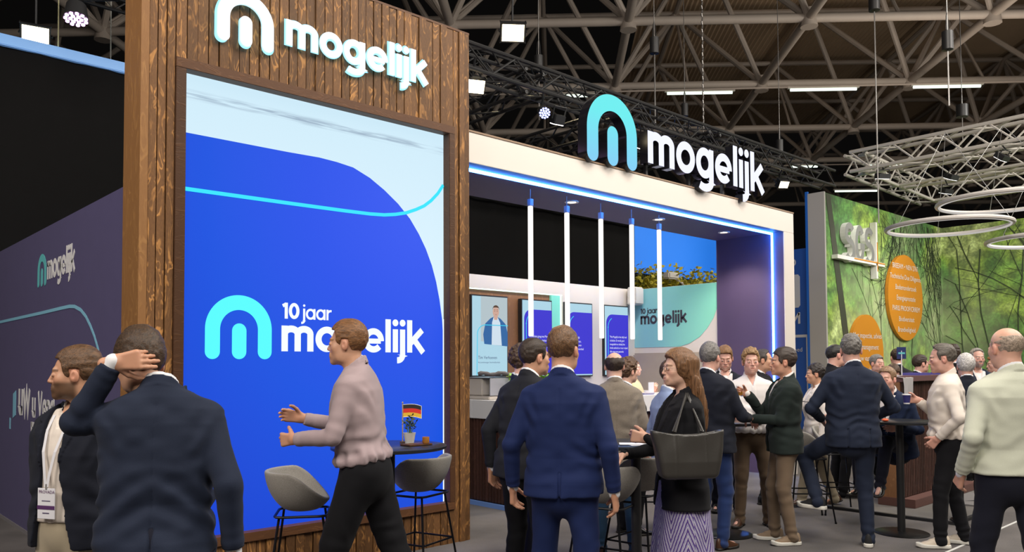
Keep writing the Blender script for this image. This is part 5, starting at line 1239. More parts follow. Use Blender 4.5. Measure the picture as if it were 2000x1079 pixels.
tumbler((4.86, -1.42, 1.1), 'amber drink in a glass on the table beside the resting hand', mat('amber_drink', (.6, .22, .02), .2))
t = empty('red_snack', (6.04, -2.66, 1.1), 'orange-red snack on the table beside the empty glass', 'snack'); bm = bmesh.new(); bmesh.ops.create_uvsphere(bm, u_segments=16, v_segments=10, radius=.03); [setattr(v, 'co', Vector((v.co.x*1.3, v.co.y, v.co.z*.5+.015))) for v in bm.verts]; fin('snack', bm, mat('orange_red', (.75, .12, .03), .5), t, True, world=False)
# small table signs on the slatted bar
for x, y, lab in ((8.2, -1.98, 'small navy sign on a thin stick, left end of the slatted bar'), (9.6, -1.98, 'small navy sign on a thin stick, behind the white-shirted man')):
    t = empty('table_sign', (x, y, 1.52), lab, 'table sign', 'small signs on the slatted bar'); bm = bmesh.new(); cyl(bm, (0, 0, 0), (0, 0, .3), .006, seg=8); fin('stick', bm, PW, t, world=False)
    bm = bmesh.new(); M_ = Matrix.Rotation(face(180)+math.pi, 4, 'Z'); bx(bm, (-.055, -.004, .2), (.055, .004, .345), M=M_); fin('plate', bm, mat('plate_navy', (.02, .03, .12), .5), t, world=False)
    bm = bmesh.new(); bx(bm, (-.04, -.006, .26), (.04, -.0045, .28), M=M_); fin('plate_mark', bm, TEALP, t, world=False)
for k, (x, w) in enumerate(((8.3, .34), (9.2, .3))):
    bm = bmesh.new(); bx(bm, (x, -2.15, 1.52), (x+w, -1.95, 1.55)); tag(fin('brochure', bm, mat('brochure_violet', (.08, .07, .3), .5)), 'stack of violet brochures on the slatted bar, %s' % ('behind the draped cloth', 'near the white-shirted man')[k], 'brochures')
bm = bmesh.new(); bx(bm, (8.3, -2.75, .012), (9.3, -2.35, .03)); tag(fin('floor_plate', bm, mat('grey_plate', (.2, .19, .19), .5)), 'grey flat plate on the floor before the slatted bar', 'floor plate')
bm = bmesh.new(); pipe(bm, [(8.2, -2.34, .04), (8.5, -2.5, .02), (8.7, -2.7, .04), (8.9, -2.72, .04)], .008); tag(fin('cable', bm, BLACKP), 'thin black cable on the floor at the foot of the slatted bar', 'cable')
# ---------------------------------------------------------------- trusses
def truss_geo(bc, bb, p, q, s, rc, rb, step, up=None):
    p = Vector(p); q = Vector(q); d = (q-p).normalized(); u = Vector(up or (0, 0, 1)); r = d.cross(u).normalized(); u = r.cross(d); L_ = (q-p).length; n = max(1, round(L_/step))
    c = [(r*a+u*b)*s/2 for a, b in ((1, 1), (-1, 1), (-1, -1), (1, -1))]
    for k in c: cyl(bc, p+k, q+k, rc, seg=8)
    for i in range(n+1):
        A = p+d*L_*i/n
        for k in range(4):
            if i < n:
                B = p+d*L_*(i+1)/n; a, b = (c[k], c[(k+1) % 4]) if i % 2 else (c[(k+1) % 4], c[k]); cyl(bb, A+a, B+b, rb, seg=5, cap=False)
def truss(p, q, s, m, label, group, rc=.025, rb=.012, step=.4):
    t = empty('lighting_truss', p, label, 'truss', group); bc = bmesh.new(); bb = bmesh.new(); truss_geo(bc, bb, p, q, s, rc, rb, step)
    fin('chords', bc, m, t, True); fin('bracing', bb, m, t); return t
BT = mat('black_truss', (.022, .021, .021), .45, .3)
G1 = 'black lighting trusses over the stand'
truss((1.5, 1.3, 5.28), (13.2, 1.3, 5.28), .3, BT, 'long black truss running above the white portal', G1)
truss((-2, 3.6, 6.45), (16, 3.6, 6.45), .3, BT, 'black truss parallel to the portal, behind the front one', G1)
truss((5.2, 1.3, 5.28), (5.2, 5.35, 5.28), .3, BT, 'short black truss running back from the portal truss left of the aqua arch', G1)
truss((6.6, 1.3, 5.0), (6.6, 5.35, 5.0), .3, BT, 'black cross truss running back behind the aqua arch', G1)
truss((9.3, 1.3, 5.28), (9.3, 5.35, 5.28), .3, BT, 'black cross truss behind the last letters of the portal sign', G1)
truss((-3.5, 4.6, 6.35), (3.5, 4.6, 6.35), .35, BT, 'black truss visible left of the wooden tower', G1)
truss((4.0, 5.2, 5.0), (13, 5.2, 5.0), .3, BT, 'black truss low behind the portal above the black drape', G1)
G2 = 'white trusses over the right-hand stand'
zt = 6.9
truss((18.7, 3.2, zt), (18.4, -6.5, zt), .5, ALUW, 'white box truss sloping toward the right edge, nearest one', G2, .05, .024, .55)
truss((18.7, 3.2, zt), (24.3, 3.4, zt), .5, ALUW, 'white box truss along the left end of the ring-light rig', G2, .045, .022, .55)
truss((21.3, 3.2, zt), (21, -6.5, zt), .5, ALUW, 'middle white box truss above the ring lights', G2, .045, .022, .55)
truss((24.2, 3.2, zt), (24, -6.5, zt), .5, ALUW, 'rear white box truss near the forest wall', G2, .045, .022, .55)
# ring lights
RING = emis('ring_glow', (.9, .85, .8), .55)
for (x, y, z, r_, lab) in ((16.5, .25, 4.6, 1.2, 'middle ring light hanging before the forest wall'), (16.9, -.72, 5.05, 1.25, 'upper ring light hanging under the white truss'), (18.75, -1.05, 4.4, 1.2, 'lower right ring light cut by the picture edge')):
    t = empty('ring_light', (x, y, z), lab, 'ring light', 'ring lights over the right-hand stand'); bm = bmesh.new()
    pts = [(r_*math.cos(2*math.pi*k/72), r_*math.sin(2*math.pi*k/72), 0) for k in range(72)]; pipe(bm, pts, .045, 8, closed=True); fin('ring', bm, mat('ring_white', (.7, .66, .62), .4), t, True, world=False)
    bm = bmesh.new(); pipe(bm, [(px*.965, py*.965, -.03) for px, py, _ in pts], .022, 6, closed=True); fin('diffuser', bm, RING, t, True, world=False)
    for k in range(3):
        a = 2*math.pi*k/3+.5; bm = bmesh.new(); cyl(bm, (r_*math.cos(a), r_*math.sin(a), 0), (0, 0, zt-z-.25), .006, seg=5); fin('suspension_cable', bm, ALU, t, world=False)
# lamps on the trusses
def flood(loc, aim, label, energy, color, size=.26, glow=8, kind='floodlight', group=None, mountz=None):
    t = empty(kind, loc, label, 'stage light', group); d = (Vector(aim)-Vector(loc)).normalized(); M = Matrix.Translation(loc)@d.to_track_quat('-Z', 'Y').to_matrix().to_4x4()
    bm = bmesh.new(); bx(bm, (-size*.6, -size*.45, -.02), (size*.6, size*.45, .1), M=M, bev=.01); fin('housing', bm, BLACKP, t)
    bm = bmesh.new(); bx(bm, (-size*.52, -size*.38, -.03), (size*.52, size*.38, -.021), M=M); fin('lens', bm, emis(kind+'_lens', color, glow), t)
    bm = bmesh.new(); pipe(bm, [M@Vector((-size*.65, 0, .04)), M@Vector((-size*.65, 0, .2)), M@Vector((size*.65, 0, .2)), M@Vector((size*.65, 0, .04))], .012, 6); cyl(bm, M@Vector((0, 0, .2)), Vector(loc)+Vector((0, 0, mountz or .35)), .015); fin('yoke', bm, BLACKP, t)
    if energy: spot(kind+'_beam', Vector(loc)+d*.06, aim, energy, color, 95)
    return t
WARM = (1, .82, .5)
flood((6.3, 2.9, 6.75), (1.5, -3.2, 1), 'bright warm floodlight high above the tower edge', 380, WARM, .32, 10, mountz=.6)
flood((4.2, 1.3, 5.0), (1.6, -4.2, 1.0), 'warm floodlight on the black truss right beside the tower', 260, WARM, .2, 10)
flood((.62, 6.3, 6.17), (-1.5, -3, 1), 'warm floodlight peeping over the black drape wall', 200, WARM, .3, 10, mountz=.8)
flood((11.48, 1.3, 4.93), (8.8, -3, 1), 'warm spotlight behind the last letter of the portal sign', 300, WARM, .16, 10)
for i, (x, tx) in enumerate(((5.6, 5.9), (7.4, 7.6), (7.9, 9.3))):
    flood((x, 1.3, 4.85), (tx, 2.75-.5*(i == 2), 1.6+.6*(i == 2)), 'black spotlight behind the portal header aimed at the back wall, %s' % ('left one', 'middle one', 'right one')[i], 130, (1, .93, .86), .14, 4, group='spotlights behind the portal header')
flood((7.6, 1.15, 4.72), (6.5, -2.5, .5), 'black spotlight with white lens under the portal lettering', 120, (.9, .95, 1), .14, 5)
def par(loc, aim, label, c, r_=.14):
    t = empty('par_light', loc, label, 'stage light', 'round LED lamps on the trusses'); d = (Vector(aim)-Vector(loc)).normalized(); M = Matrix.Translation(loc)@d.to_track_quat('-Z', 'Y').to_matrix().to_4x4()
    bm = bmesh.new(); cyl(bm, M@Vector((0, 0, .18)), M@Vector((0, 0, 0)), r_*.8, r_, 24); fin('can', bm, BLACKP, t, True); bm = bmesh.new()
    for k, (n, rr2) in enumerate(((1, 0), (6, .42), (11, .8))):
        for j in range(n):
            a = 2*math.pi*j/n; cyl(bm, M@Vector((rr2*r_*math.cos(a), rr2*r_*math.sin(a), .0)), M@Vector((rr2*r_*math.cos(a), rr2*r_*math.sin(a), -.012)), r_*.16, seg=10)
    fin('led_cluster', bm, emis('par_glow', c, 5), t); bm = bmesh.new(); cyl(bm, M@Vector((0, 0, .18)), Vector(loc)+Vector((0, 0, .4)), .015); fin('clamp', bm, BLACKP, t)
par((5.27, 1.2, 4.88), (2.5, -3.5, 2), 'round blue-white LED lamp hanging left of the aqua arch', (.35, .4, 1), .075)
par((.55, 4.0, 5.62), (.3, 3.2, 2.6), 'round violet LED lamp hanging left of the wooden tower', (.9, .5, 1), .13)
for i, (x, y, z) in enumerate(((18.7, 2.5, 6.4), (19.6, 1.2, 6.3), (18.6, -.2, 6.35), (21.3, 1.9, 6.3))):
    flood((x, y, z), (x+.6, 3.3, 2), 'white spotlight under the white truss, %s from the left' % ('first', 'second', 'third', 'fourth')[i], 90, (1, .97, .92), .26, 2.2, group='spotlights under the white trusses')
# ---------------------------------------------------------------- hall roof: space frame, deck, lamps, hoists
O_ = Vector((22.83, 6.44, 13.05)); A_ = Vector((4.2, -4.15, 0)); B_ = Vector((4.4, 4.27, 0)); up_ = Vector((0, 0, 4.3))
bm = bmesh.new(); seen = set()
def ok(p): 
    d = p-Vector((-1.873, -5.921, 1.65)); z = d.dot(Fv)
    return z > 6 and -1.1 < d.dot(Rv)/z*1.56 < 1.35
for a in range(-9, 6):
    for b in range(-4, 6):
        n = O_+A_*a+B_*b; tnode = n+A_*.5+B_*.5+up_
        if not (ok(n) or ok(tnode)): continue
        cyl(bm, n, n+A_, .15, seg=10); cyl(bm, n, n+B_, .15, seg=10)
        for k in ((0, 0), (1, 0), (0, 1), (1, 1)): cyl(bm, tnode, n+A_*k[0]+B_*k[1], .11, seg=8)
        cyl(bm, tnode, tnode+A_, .12, seg=8); cyl(bm, tnode, tnode+B_, .12, seg=8)
        cyl(bm, n-Vector((0, 0, .3)), n+Vector((0, 0, .3)), .28, .2, 12)
        if (a+b) % 2 == 0: cyl(bm, tnode, n+Vector((0, 0, .2)), .05, seg=6); cyl(bm, n+A_*.5, tnode, .06, seg=6)
tag(fin('ceiling_space_frame', bm, STEEL, smooth=True), kind='structure')
DECK = mat('corrugated_deck', (.6, .45, .3), .7, var=.08, vscale=1)
bm = bmesh.new(); d0 = O_+up_+Vector((0, 0, .5))
def DP(a, b, z=0): return d0+A_*a+B_*b+Vector((0, 0, z))
nr = 150
for i in range(nr):
    a0 = -.75+5.6*i/nr; a1 = -.75+5.6*(i+.5)/nr; a2 = -.75+5.6*(i+1)/nr
    for s0, s1, za, zb in ((a0, a1, 0, .09), (a1, a2, .09, 0)):
        bl, bh = .2, 4.6
        bm.faces.new([bm.verts.new(DP(s0, bl, za)), bm.verts.new(DP(s1, bl, zb)), bm.verts.new(DP(s1, bh, zb)), bm.verts.new(DP(s0, bh, za))])
tag(fin('ceiling_deck', bm, DECK), kind='structure')
FT = emis('fluorescent_white', (.85, 1, .85), 1.6)
dA = A_.normalized()
for i, (x, y, z) in enumerate(((24.2, 11.6, 12.2), (27.4, 8.2, 12.2), (30.6, 4.9, 12.2), (20.9, 15.0, 12.2), (38.1, 14.5, 12.2), (41.3, 11.3, 12.2), (46.1, 15.3, 12.2))):
    L_ = 1.25 if i not in (3, 4) else .7
    t = empty('fluorescent_lamp', (x, y, z), 'long tube lamp under the hall roof, %s' % ('front row, left of three above the portal lettering', 'front row, middle', 'front row, rightmost', 'front row, short one behind the black truss', 'back row, beside the portal top corner', 'back row, above the forest wall', 'rear, above the forest wall corner')[i], 'ceiling lamp', 'tube lamps under the hall roof')
    bm = bmesh.new(); cyl(bm, -dA*L_, dA*L_, .055, seg=10); fin('tube', bm, FT, t, world=False); bm = bmesh.new(); bx(bm, (-L_-.1, -.06, .05), (L_+.1, .06, .13), M=dA.to_track_quat('X', 'Z').to_matrix().to_4x4()); fin('batten', bm, ALUW, t, world=False)
bm = bmesh.new()
for y0_, (p, q) in enumerate((((17, 18.9, 12.3), (38, -2.9, 12.3)), ((33, 19.9, 12.3), (52, .2, 12.3)))): cyl(bm, p, q, .035, seg=6)
tag(fin('lamp_rail', bm, STEEL), 'thin rails carrying the tube lamps under the hall roof', 'lamp rail')
DARK = mat('hoist_black', (.025, .024, .024), .4, .3)
def hoist(p, ztop, lab, r_=.085, h=.34, drop=1.2):
    x, y, z = p; t = empty('chain_hoist', p, lab, 'chain hoist', 'chain hoists hanging from the hall roof')
    bm = bmesh.new(); lathe(bm, [(.02, -h/2), (r_, -h/2+.02), (r_, h/2-.02), (.03, h/2)], (0, 0, 0), 20); fin('motor', bm, DARK, t, True, world=False)
    bm = bmesh.new(); cyl(bm, (0, 0, h/2), (0, 0, ztop-z), .009, seg=5); cyl(bm, (0, 0, -h/2), (0, 0, -h/2-drop), .012, seg=5); fin('chain', bm, mat('chain_steel', (.2, .19, .18), .4, .8), t, world=False)
    bm = bmesh.new(); pipe(bm, [(-.05, 0, h/2), (-.03, 0, h/2+.22), (0, 0, h/2+.3), (.03, 0, h/2+.22), (.05, 0, h/2)], .008, 5); fin('sling', bm, DARK, t, world=False)
# ---------------------------------------------------------------- the people
C_ = dict(
 navy1=cloth('navy_blazer', (.013, .015, .024), .85, .15, .2), navy2=cloth('ink_navy_suit', (.016, .022, .042), .8, .15, .25), bright=cloth('bright_navy_suit', (.012, .022, .085), .75, .12, .2),
 char=cloth('charcoal_suit', (.016, .017, .022), .8, .15, .2), black=cloth('black_fabric', (.009, .009, .011), .85, .15, .15), wool=cloth('oatmeal_wool', (.17, .14, .11), .95, .1, .5, 600, .5, c2=(.24, .205, .165)),
 ltblue=cloth('light_blue_linen', (.25, .32, .5), .85, .08), green=cloth('dark_green_wool', (.016, .023, .021), .9, .15, .35, 350), pale=cloth('pale_sage_linen', (.55, .57, .46), .9, .05, .3, 500, .25, c2=(.58, .6, .49)),
 beige=cloth('beige_chino', (.4, .34, .24), .85, .06), brown=cloth('brown_chino', (.12, .08, .05), .85, .1), khaki=cloth('khaki_chino', (.17, .12, .08), .85, .08), jeans=cloth('blue_denim', (.03, .07, .13), .9, .25, .2, 300, .5), royal=cloth('royal_blue_chino', (.02, .04, .13), .85, .15),
 dark=cloth('midnight_trousers', (.013, .014, .024), .85, .1), cream=cloth('cream_shirt', (.7, .63, .56), .8, .04, .1), white=cloth('crisp_white_shirt', (.72, .68, .66), .8, .03, .1), wjack=cloth('white_jacket', (.62, .57, .53), .85, .03), mauve=cloth('mauve_beige_top', (.36, .28, .29), .85, .1), yel=cloth('pale_yellow_blouse', (.62, .5, .3), .8, .05))
TAN = (.56, .31, .2); FAIR = (.66, .4, .3); PINK = (.64, .36, .28)
LB = ('leather', mat('brown_leather', (.06, .025, .012), .4), mat('dark_sole', (.015, .012, .01), .6)); LK = ('leather', mat('black_leather', (.012, .012, .012), .25), LB[2])
SB = ('sneaker', mat('beige_suede', (.24, .17, .11), .85), mat('white_rubber', (.68, .66, .6), .6)); SW = ('sneaker', mat('cream_leather', (.58, .5, .4), .6), SB[2]); SD = ('sneaker', mat('black_suede', (.012, .012, .013), .8), SB[2])
BRN = (.06, .032, .016); DBR = (.03, .017, .01); GRYH = (.16, .15, .14); BLD = (.27, .16, .07)
rad = math.radians
info = {}
def man(key, xy, a, lab, **P):
    P.setdefault('seed', len(info)+1); info[key] = person(lab, (*xy, 0), face(a), P)
# behind-the-back, pocket and table hands are given in metres in front of the person (x right, y forward, z up)
man('badge', (-0.807, -1.666), 197, 'bearded man in dark blazer, white shirt and lanyard looking left by the purple wall', h=1.75, q=.0065, hq=.0028, handq=.004, skin=(.54, .29, .18), hairc=(.1, .05, .022), beard=.85, vol=.02, back=.012, eyes=1, hturn=rad(-52), hnod=.02,
    topm=C_['navy1'], shirt=C_['cream'], trousers=C_['beige'], open=.055, button=1.25, vtop=.075, cutaway=.25, armR=dict(w=(.27, -.12, .95), hint=(.6, -1, 0)), armL=dict(w=(-.24, -.1, .95)), shoe=LB, hem=.83)
man('hand_on_head', (-0.763, -2.659), 345, 'man in ink-navy suit seen from behind, raising one hand to his head', h=1.85, q=.0065, hq=.003, handq=.0035, skin=TAN, hairc=(.05, .027, .013), vol=.024, lean=.13, hnod=.3, hturn=rad(32), hoff=(-.09, .03, -.035), side=.014,
    topm=C_['navy2'], trousers=C_['dark'], armL=dict(w=(-.16, -.01, 1.625), hint=(-.3, .3, -1), hd=(.94, -.12, .12), pn=(.26, .96, 0), curl=[.25, .3, .35, .4, .2], up=.03, inn=.18, fwd=.05), armR=dict(w=(.28, -.03, .9), hint=(.4, -1, 0)), shoe=LK, legL=dict(f=(-.16, .02, 0)), legR=dict(f=(.16, -.03, 0)), wrk=1.5)
man('passer', (0.844, -1.622), 275, 'tall person in mauve-beige top and black trousers passing the blue screen', h=1.95, q=.009, hq=.004, skin=TAN, hairc=(.17, .075, .025), vol=.02, lean=.14, top='shirt', topm=C_['mauve'], trousers=C_['black'], armL=dict(w=(-.16, .36, 1.12)), armR=dict(w=(.12, .42, 1.22)), legL=dict(f=(-.1, .25, 0)), legR=dict(f=(.1, -.3, .03), tilt=.5), shoe=LK, legw=1.25, hem=.98)
man('leaning', (1.946, -1.889), 40, 'man in charcoal suit with short dark hair, left of the bright navy suit', h=1.86, q=.008, hq=.004, skin=TAN, hairc=DBR, lean=.16, hturn=rad(-20), topm=C_['char'], trousers=C_['black'], armR=dict(w=(.2, .2, .98)), armL=dict(w=(-.27, -.02, .9)), shoe=LK, wrk=1.3)
man('curly', (2.531, -1.272), 70, 'man with curly dark-brown hair mostly hidden by the charcoal suit', h=1.82, q=.011, hq=.004, skin=FAIR, hairc=BRN, curl=1, vol=.026, side=.012, topm=C_['navy2'], trousers=C_['dark'], shoe=LK)
man('bright', (1.498, -2.701), 14, 'man in bright navy suit seen from behind in the centre of the crowd', h=1.88, q=.0065, hq=.003, handq=.004, skin=TAN, hairc=(.12, .06, .025), hair='short', vol=.016, hturn=rad(-12), topm=C_['bright'], trousers=C_['bright'], hem=.87, armL=dict(w=(-.3, .03, .9), hint=(-.5, -1, 0)), armR=dict(w=(.28, -.02, .89), hint=(.3, -1, 0)), legL=dict(f=(-.15, .05, 0)), legR=dict(f=(.16, -.08, 0)), shoe=LB, shw=1.04)
man('wool', (3.493, -1.409), 4, 'balding man in oatmeal wool blazer and jeans standing with his back turned', h=1.78, q=.008, hq=.004, skin=FAIR, hairc=DBR, hair='ring', topm=C_['wool'], trousers=C_['jeans'], shoe=LB, hem=.8, loose=1.1, fat=1.06, legL=dict(f=(-.13, .02, 0)), legR=dict(f=(.16, .02, 0)))
man('brunette', (4.323, -0.882), 60, 'person with fluffy brown hair and grey jacket behind the wool blazer', h=1.72, q=.011, hq=.005, fem=1, skin=FAIR, hairc=(.09, .045, .022), curl=1, vol=.035, side=.02, topm=cloth('grey_jacket', (.06, .055, .055)), trousers=C_['black'], shoe=LK)
man('barwoman', (7.844, 1.861), 112, 'woman in pale yellow blouse talking behind the bar counter', h=1.74, q=.011, hq=.005, fem=1, skin=FAIR, hairc=(.17, .07, .025), hair='short', vol=.02, back=.03, top='shirt', placket=1, topm=C_['yel'], trousers=C_['black'], armR=dict(w=(.05, .32, 1.3), hd=(0, .3, 1)), armL=dict(w=(-.12, .3, 1.25), hd=(0, .2, 1)), shoe=LK, eyes=1)
man('bluejacket', (3.489, -2.017), 70, 'person in light blue jacket mostly hidden behind the long-haired woman', h=1.70, q=.01, hq=.005, skin=FAIR, hairc=BRN, topm=C_['ltblue'], trousers=C_['beige'], shoe=LB, armL=dict(w=(-.2, .2, 1.1)))
man('woman', (2.247, -2.983), 262, 'smiling long-haired woman with glasses in black blazer and purple patterned skirt', h=1.76, q=.0065, hq=.0028, handq=.0035, fem=1, skin=(.68, .42, .31), hairc=(.16, .075, .03), hair='long', hairlen=-.44, hairfall=-.07, vol=.022, side=.016, eyes=1, mouth=0, smile=1., hs=.97, neckr=.05, hnod=-.02, hturn=rad(4),
    topm=C_['black'], shirt=C_['black'], trousers=C_['black'], skirt=1, hem=.80, button=1.16, vtop=.05, armL=dict(w=(-.10, .25, 1.24), hint=(-.45, -1, -.5), curl=[.7, .8, .9, .9, .5], hd=(.3, .9, .15)), armR=dict(w=(.1, .34, 1.12), hint=(.5, -1, -.4), hd=(-.1, 1, -.25), curl=.4, pn=(-.2, -.2, -1)), shoe=LK)
man('greyhair', (4.403, -1.772), 48, 'grey-haired man in dark navy jacket and blue trousers leaning a hand on the table', h=1.86, q=.0085, hq=.004, skin=PINK, hairc=GRYH, vol=.018, hturn=rad(10), topm=C_['navy1'], trousers=C_['royal'], armR=dict(w=(.18, .33, 1.13), hd=(0, .8, -.4), pn=(0, -.2, -1), curl=.25), armL=dict(w=(-.26, .05, .95)), shoe=LB, fat=1.04)
man('looker', (6.080, -0.867), 192, 'man with combed-back fair hair looking down, open dark jacket and white shirt', h=1.87, q=.009, hq=.0035, skin=PINK, hairc=(.2, .1, .035), vol=.02, hnod=.3, eyes=1, topm=C_['navy1'], shirt=C_['white'], trousers=C_['dark'], open=.05, button=1.2, armR=dict(w=(.1, .26, 1.1)), armL=dict(w=(-.15, .25, 1.08)), shoe=LK)
man('whiteshirt', (5.576, -1.491), 186, 'curly blond man in white shirt with folded arms and brown trousers', h=1.82, q=.008, hq=.0032, handq=.0045, skin=PINK, hairc=BLD, curl=1.1, vol=.024, side=.012, eyes=1, mouth=.5, top='shirt', placket=1, neckv=.035, topm=C_['white'], trousers=C_['brown'], hem=.95, armR=dict(w=(-.13, .23, 1.19), hint=(1, .1, -1), hd=(-1, .1, .1), pn=(0, -1, 0)), armL=dict(w=(.1, .2, 1.13), hint=(-1, .1, -1), hd=(1, .15, -.1), pn=(0, -1, 0)), shoe=LB, fat=1.05, legR=dict(f=(.14, .06, 0), yaw=-.5), legL=dict(f=(-.15, .02, 0), yaw=.3))
man('behind', (6.852, -0.898), 110, 'dark-haired man in black suit between the curly blond man and the green jacket', h=1.84, q=.011, hq=.005, skin=TAN, hairc=(.05, .04, .035), hair='receding', topm=C_['black'], trousers=C_['black'], shoe=LK)
man('green', (5.085, -2.127), 274, 'man in dark green jacket and khaki trousers holding a glass, facing left', h=1.81, q=.007, hq=.003, handq=.0035, skin=(.58, .31, .21), hairc=(.035, .022, .016), vol=.02, back=.02, side=.011, eyes=1, topm=C_['green'], trousers=C_['khaki'], shirt=C_['white'], hem=.83, armL=dict(w=(-.1, .33, 1.15), hint=(-.4, -1, -.6), curl=[.35, .4, .4, .4, .3], pn=(.5, 0, .8), hd=(0, 1, .1)), armR=dict(w=(.08, .32, 1.37), hint=(.5, -1, -.8), curl=[.5, .6, .7, .7, .5], hd=(-.1, .9, .35), pn=(-1, 0, 0)), shoe=SB, legR=dict(f=(.1, .08, 0)), legL=dict(f=(-.12, -.02, 0)))
man('whitejacket', (7.122, -1.419), 276, 'dark-haired woman in white striped jacket and beige trousers walking left', h=1.66, q=.01, hq=.005, fem=1, skin=TAN, hairc=(.02, .014, .012), vol=.03, back=.02, curl=.6, topm=C_['wjack'], shirt=C_['white'], trousers=C_['beige'], hem=.8, loose=1.3, legL=dict(f=(-.08, .22, 0)), legR=dict(f=(.08, -.22, .02), tilt=.4), shoe=LB, legw=1.2)
man('profile', (7.885, -1.305), 84, 'stout man in dark suit with short black hair facing right before the forest wall', h=1.91, q=.01, hq=.004, skin=PINK, hairc=(.012, .01, .009), hair='buzz', fat=1.1, neckr=.064, hs=1.06, topm=C_['black'], shirt=C_['white'], trousers=C_['black'], shoe=LK)
man('broad', (5.410, -2.630), 4, 'broad grey-haired man in dark navy suit seen from behind with one foot raised', h=1.93, q=.007, hq=.0035, handq=.0045, skin=PINK, hairc=(.13, .12, .11), vol=.018, curl=.5, hturn=rad(-16), topm=C_['navy2'], trousers=C_['navy2'], shw=1.06, fat=1.04, vents=2, hem=.84, armR=dict(w=(.24, .24, 1.07), hint=(.9, -1, 0), hd=(.2, .8, -.3), pn=(0, -.2, -1)), armL=dict(w=(-.2, .2, 1.06), hint=(-1, -.9, 0)), legL=dict(f=(-.3, .04, .3), hint=(-.5, 1, .2), yaw=.7, tilt=.0), legR=dict(f=(.1, -.02, 0), yaw=-.35), shoe=SD)
man('seated', (6.823, -2.435), 228, 'seated man in navy suit with a name badge leaning toward the small table', h=1.8, q=.0085, hq=.005, skin=PINK, hairc=(.22, .13, .07), hipz=.79, lean=.22, top='jacket', topm=cloth('seated_navy', (.012, .02, .05)), shirt=C_['white'], trousers=C_['dark'], legR=dict(f=(.2, .42, .3), hint=(.3, 1, .5)), legL=dict(f=(-.02, .42, .36), hint=(-.1, 1, .8), tilt=.3), armR=dict(w=(.05, .38, 1.22)), armL=dict(w=(-.16, .3, 1.0)), shoe=LK)
man('cupholder', (6.001, -3.242), 292, 'man in cream-white shirt and black trousers holding a navy paper cup', h=1.84, q=.007, hq=.003, handq=.0035, skin=PINK, hairc=(.1, .085, .07), vol=.014, hair='receding', hnod=.12, lean=.04, top='shirt', topm=C_['cream'], trousers=C_['black'], hem=.96, armR=dict(w=(.1, .235, 1.29), hint=(.5, -1, -.7), curl=[.55, .6, .65, .65, .5], hd=(-.1, 1, .1), pn=(-1, 0, 0)), armL=dict(w=(-.22, .11, .97), hint=(-.9, -1, 0), hide=False), shoe=SW, legL=dict(f=(-.12, .1, 0)), legR=dict(f=(.14, -.12, 0)), fat=1.03)
man('whitehair', (7.228, -3.012), 20, 'white-haired man in dark jacket between the cream shirt and the sage jacket', h=1.76, q=.011, hq=.0045, skin=PINK, hairc=(.5, .48, .46), vol=.02, side=.012, topm=C_['navy1'], trousers=C_['black'], shoe=LK, lean=.06)
man('sage', (3.741, -4.358), 356, 'bald man in pale sage linen jacket with his back turned at the right edge', h=1.89, q=.0065, hq=.003, handq=.0045, skin=(.66, .38, .28), hairc=(.32, .25, .19), hair='ring', side=.001, topm=C_['pale'], trousers=C_['dark'], hem=.93, loose=1.2, fat=1.04, neckr=.062, armL=dict(w=(-.26, .06, .93), hint=(-.5, -1, 0)), armR=dict(w=(.28, .02, .9)), legL=dict(f=(-.14, .12, 0)), legR=dict(f=(.15, -.12, 0)), shoe=LK, wrk=.6)
for k, xy, a, h, hc, hr, tm, lab, ex in (
  ('far1', (11.135, -0.761), 5, 1.9, DBR, 'short', 'char', 'man in charcoal jacket standing back-turned against the forest wall', {}),
  ('far2', (9.884, -0.969), 160, 1.8, GRYH, 'short', 'black', 'man in dark jacket behind the small sign at the slatted bar', {}),
  ('far3', (9.390, -1.399), 190, 1.8, BRN, 'short', 'navy2', 'bowed head with brown hair just above the slatted bar', dict(hipz=.8, legR=dict(f=(.2, .4, .28), hint=(.2, 1, .5)), legL=dict(f=(-.2, .4, .28), hint=(-.2, 1, .5)), hnod=.6)),
  ('far4', (10.033, -1.514), 84, 1.79, DBR, 'short', 'black', 'dark-haired man in black suit facing right above the slatted bar', {}),
  ('far5', (10.293, -2.162), 186, 1.87, (.25, .23, .21), 'receding', 'navy2', 'smiling man with grey beard in navy jacket facing the camera', dict(beard=.7, eyes=1, mouth=.4, shirt=C_['white'])),
  ('far6', (10.934, -2.208), 280, 1.77, (.3, .12, .04), 'short', 'wjack', 'ginger-haired person standing behind the bald man', dict(curl=1, vol=.03)),
  ('far7', (11.144, -1.585), 10, 1.92, DBR, 'short', 'black', 'person with dark bun above the cream-shirted man', dict(vol=.04, curl=.6))):
    man(k, xy, a, lab, h=h, q=.013, hq=.0048, skin=PINK, hairc=hc, hair=hr, topm=C_[tm], trousers=C_['black'], shoe=LK, **ex)
m_ = C_['wjack']; nt = m_.node_tree; N = nt.nodes; L = nt.links; b = N['Principled BSDF']; src = b.inputs['Base Color'].links[0].from_socket
tc = N.new('ShaderNodeTexCoord'); sp = N.new('ShaderNodeSeparateXYZ'); L.new(tc.outputs['Object'], sp.inputs[0]); a1 = N.new('ShaderNodeMath'); a1.operation = 'PINGPONG'; a1.inputs[1].default_value = .0175; s1 = N.new('ShaderNodeMath'); s1.operation = 'SUBTRACT'; s1.inputs[1].default_value = 1.185; L.new(sp.outputs[2], s1.inputs[0]); L.new(s1.outputs[0], a1.inputs[0])
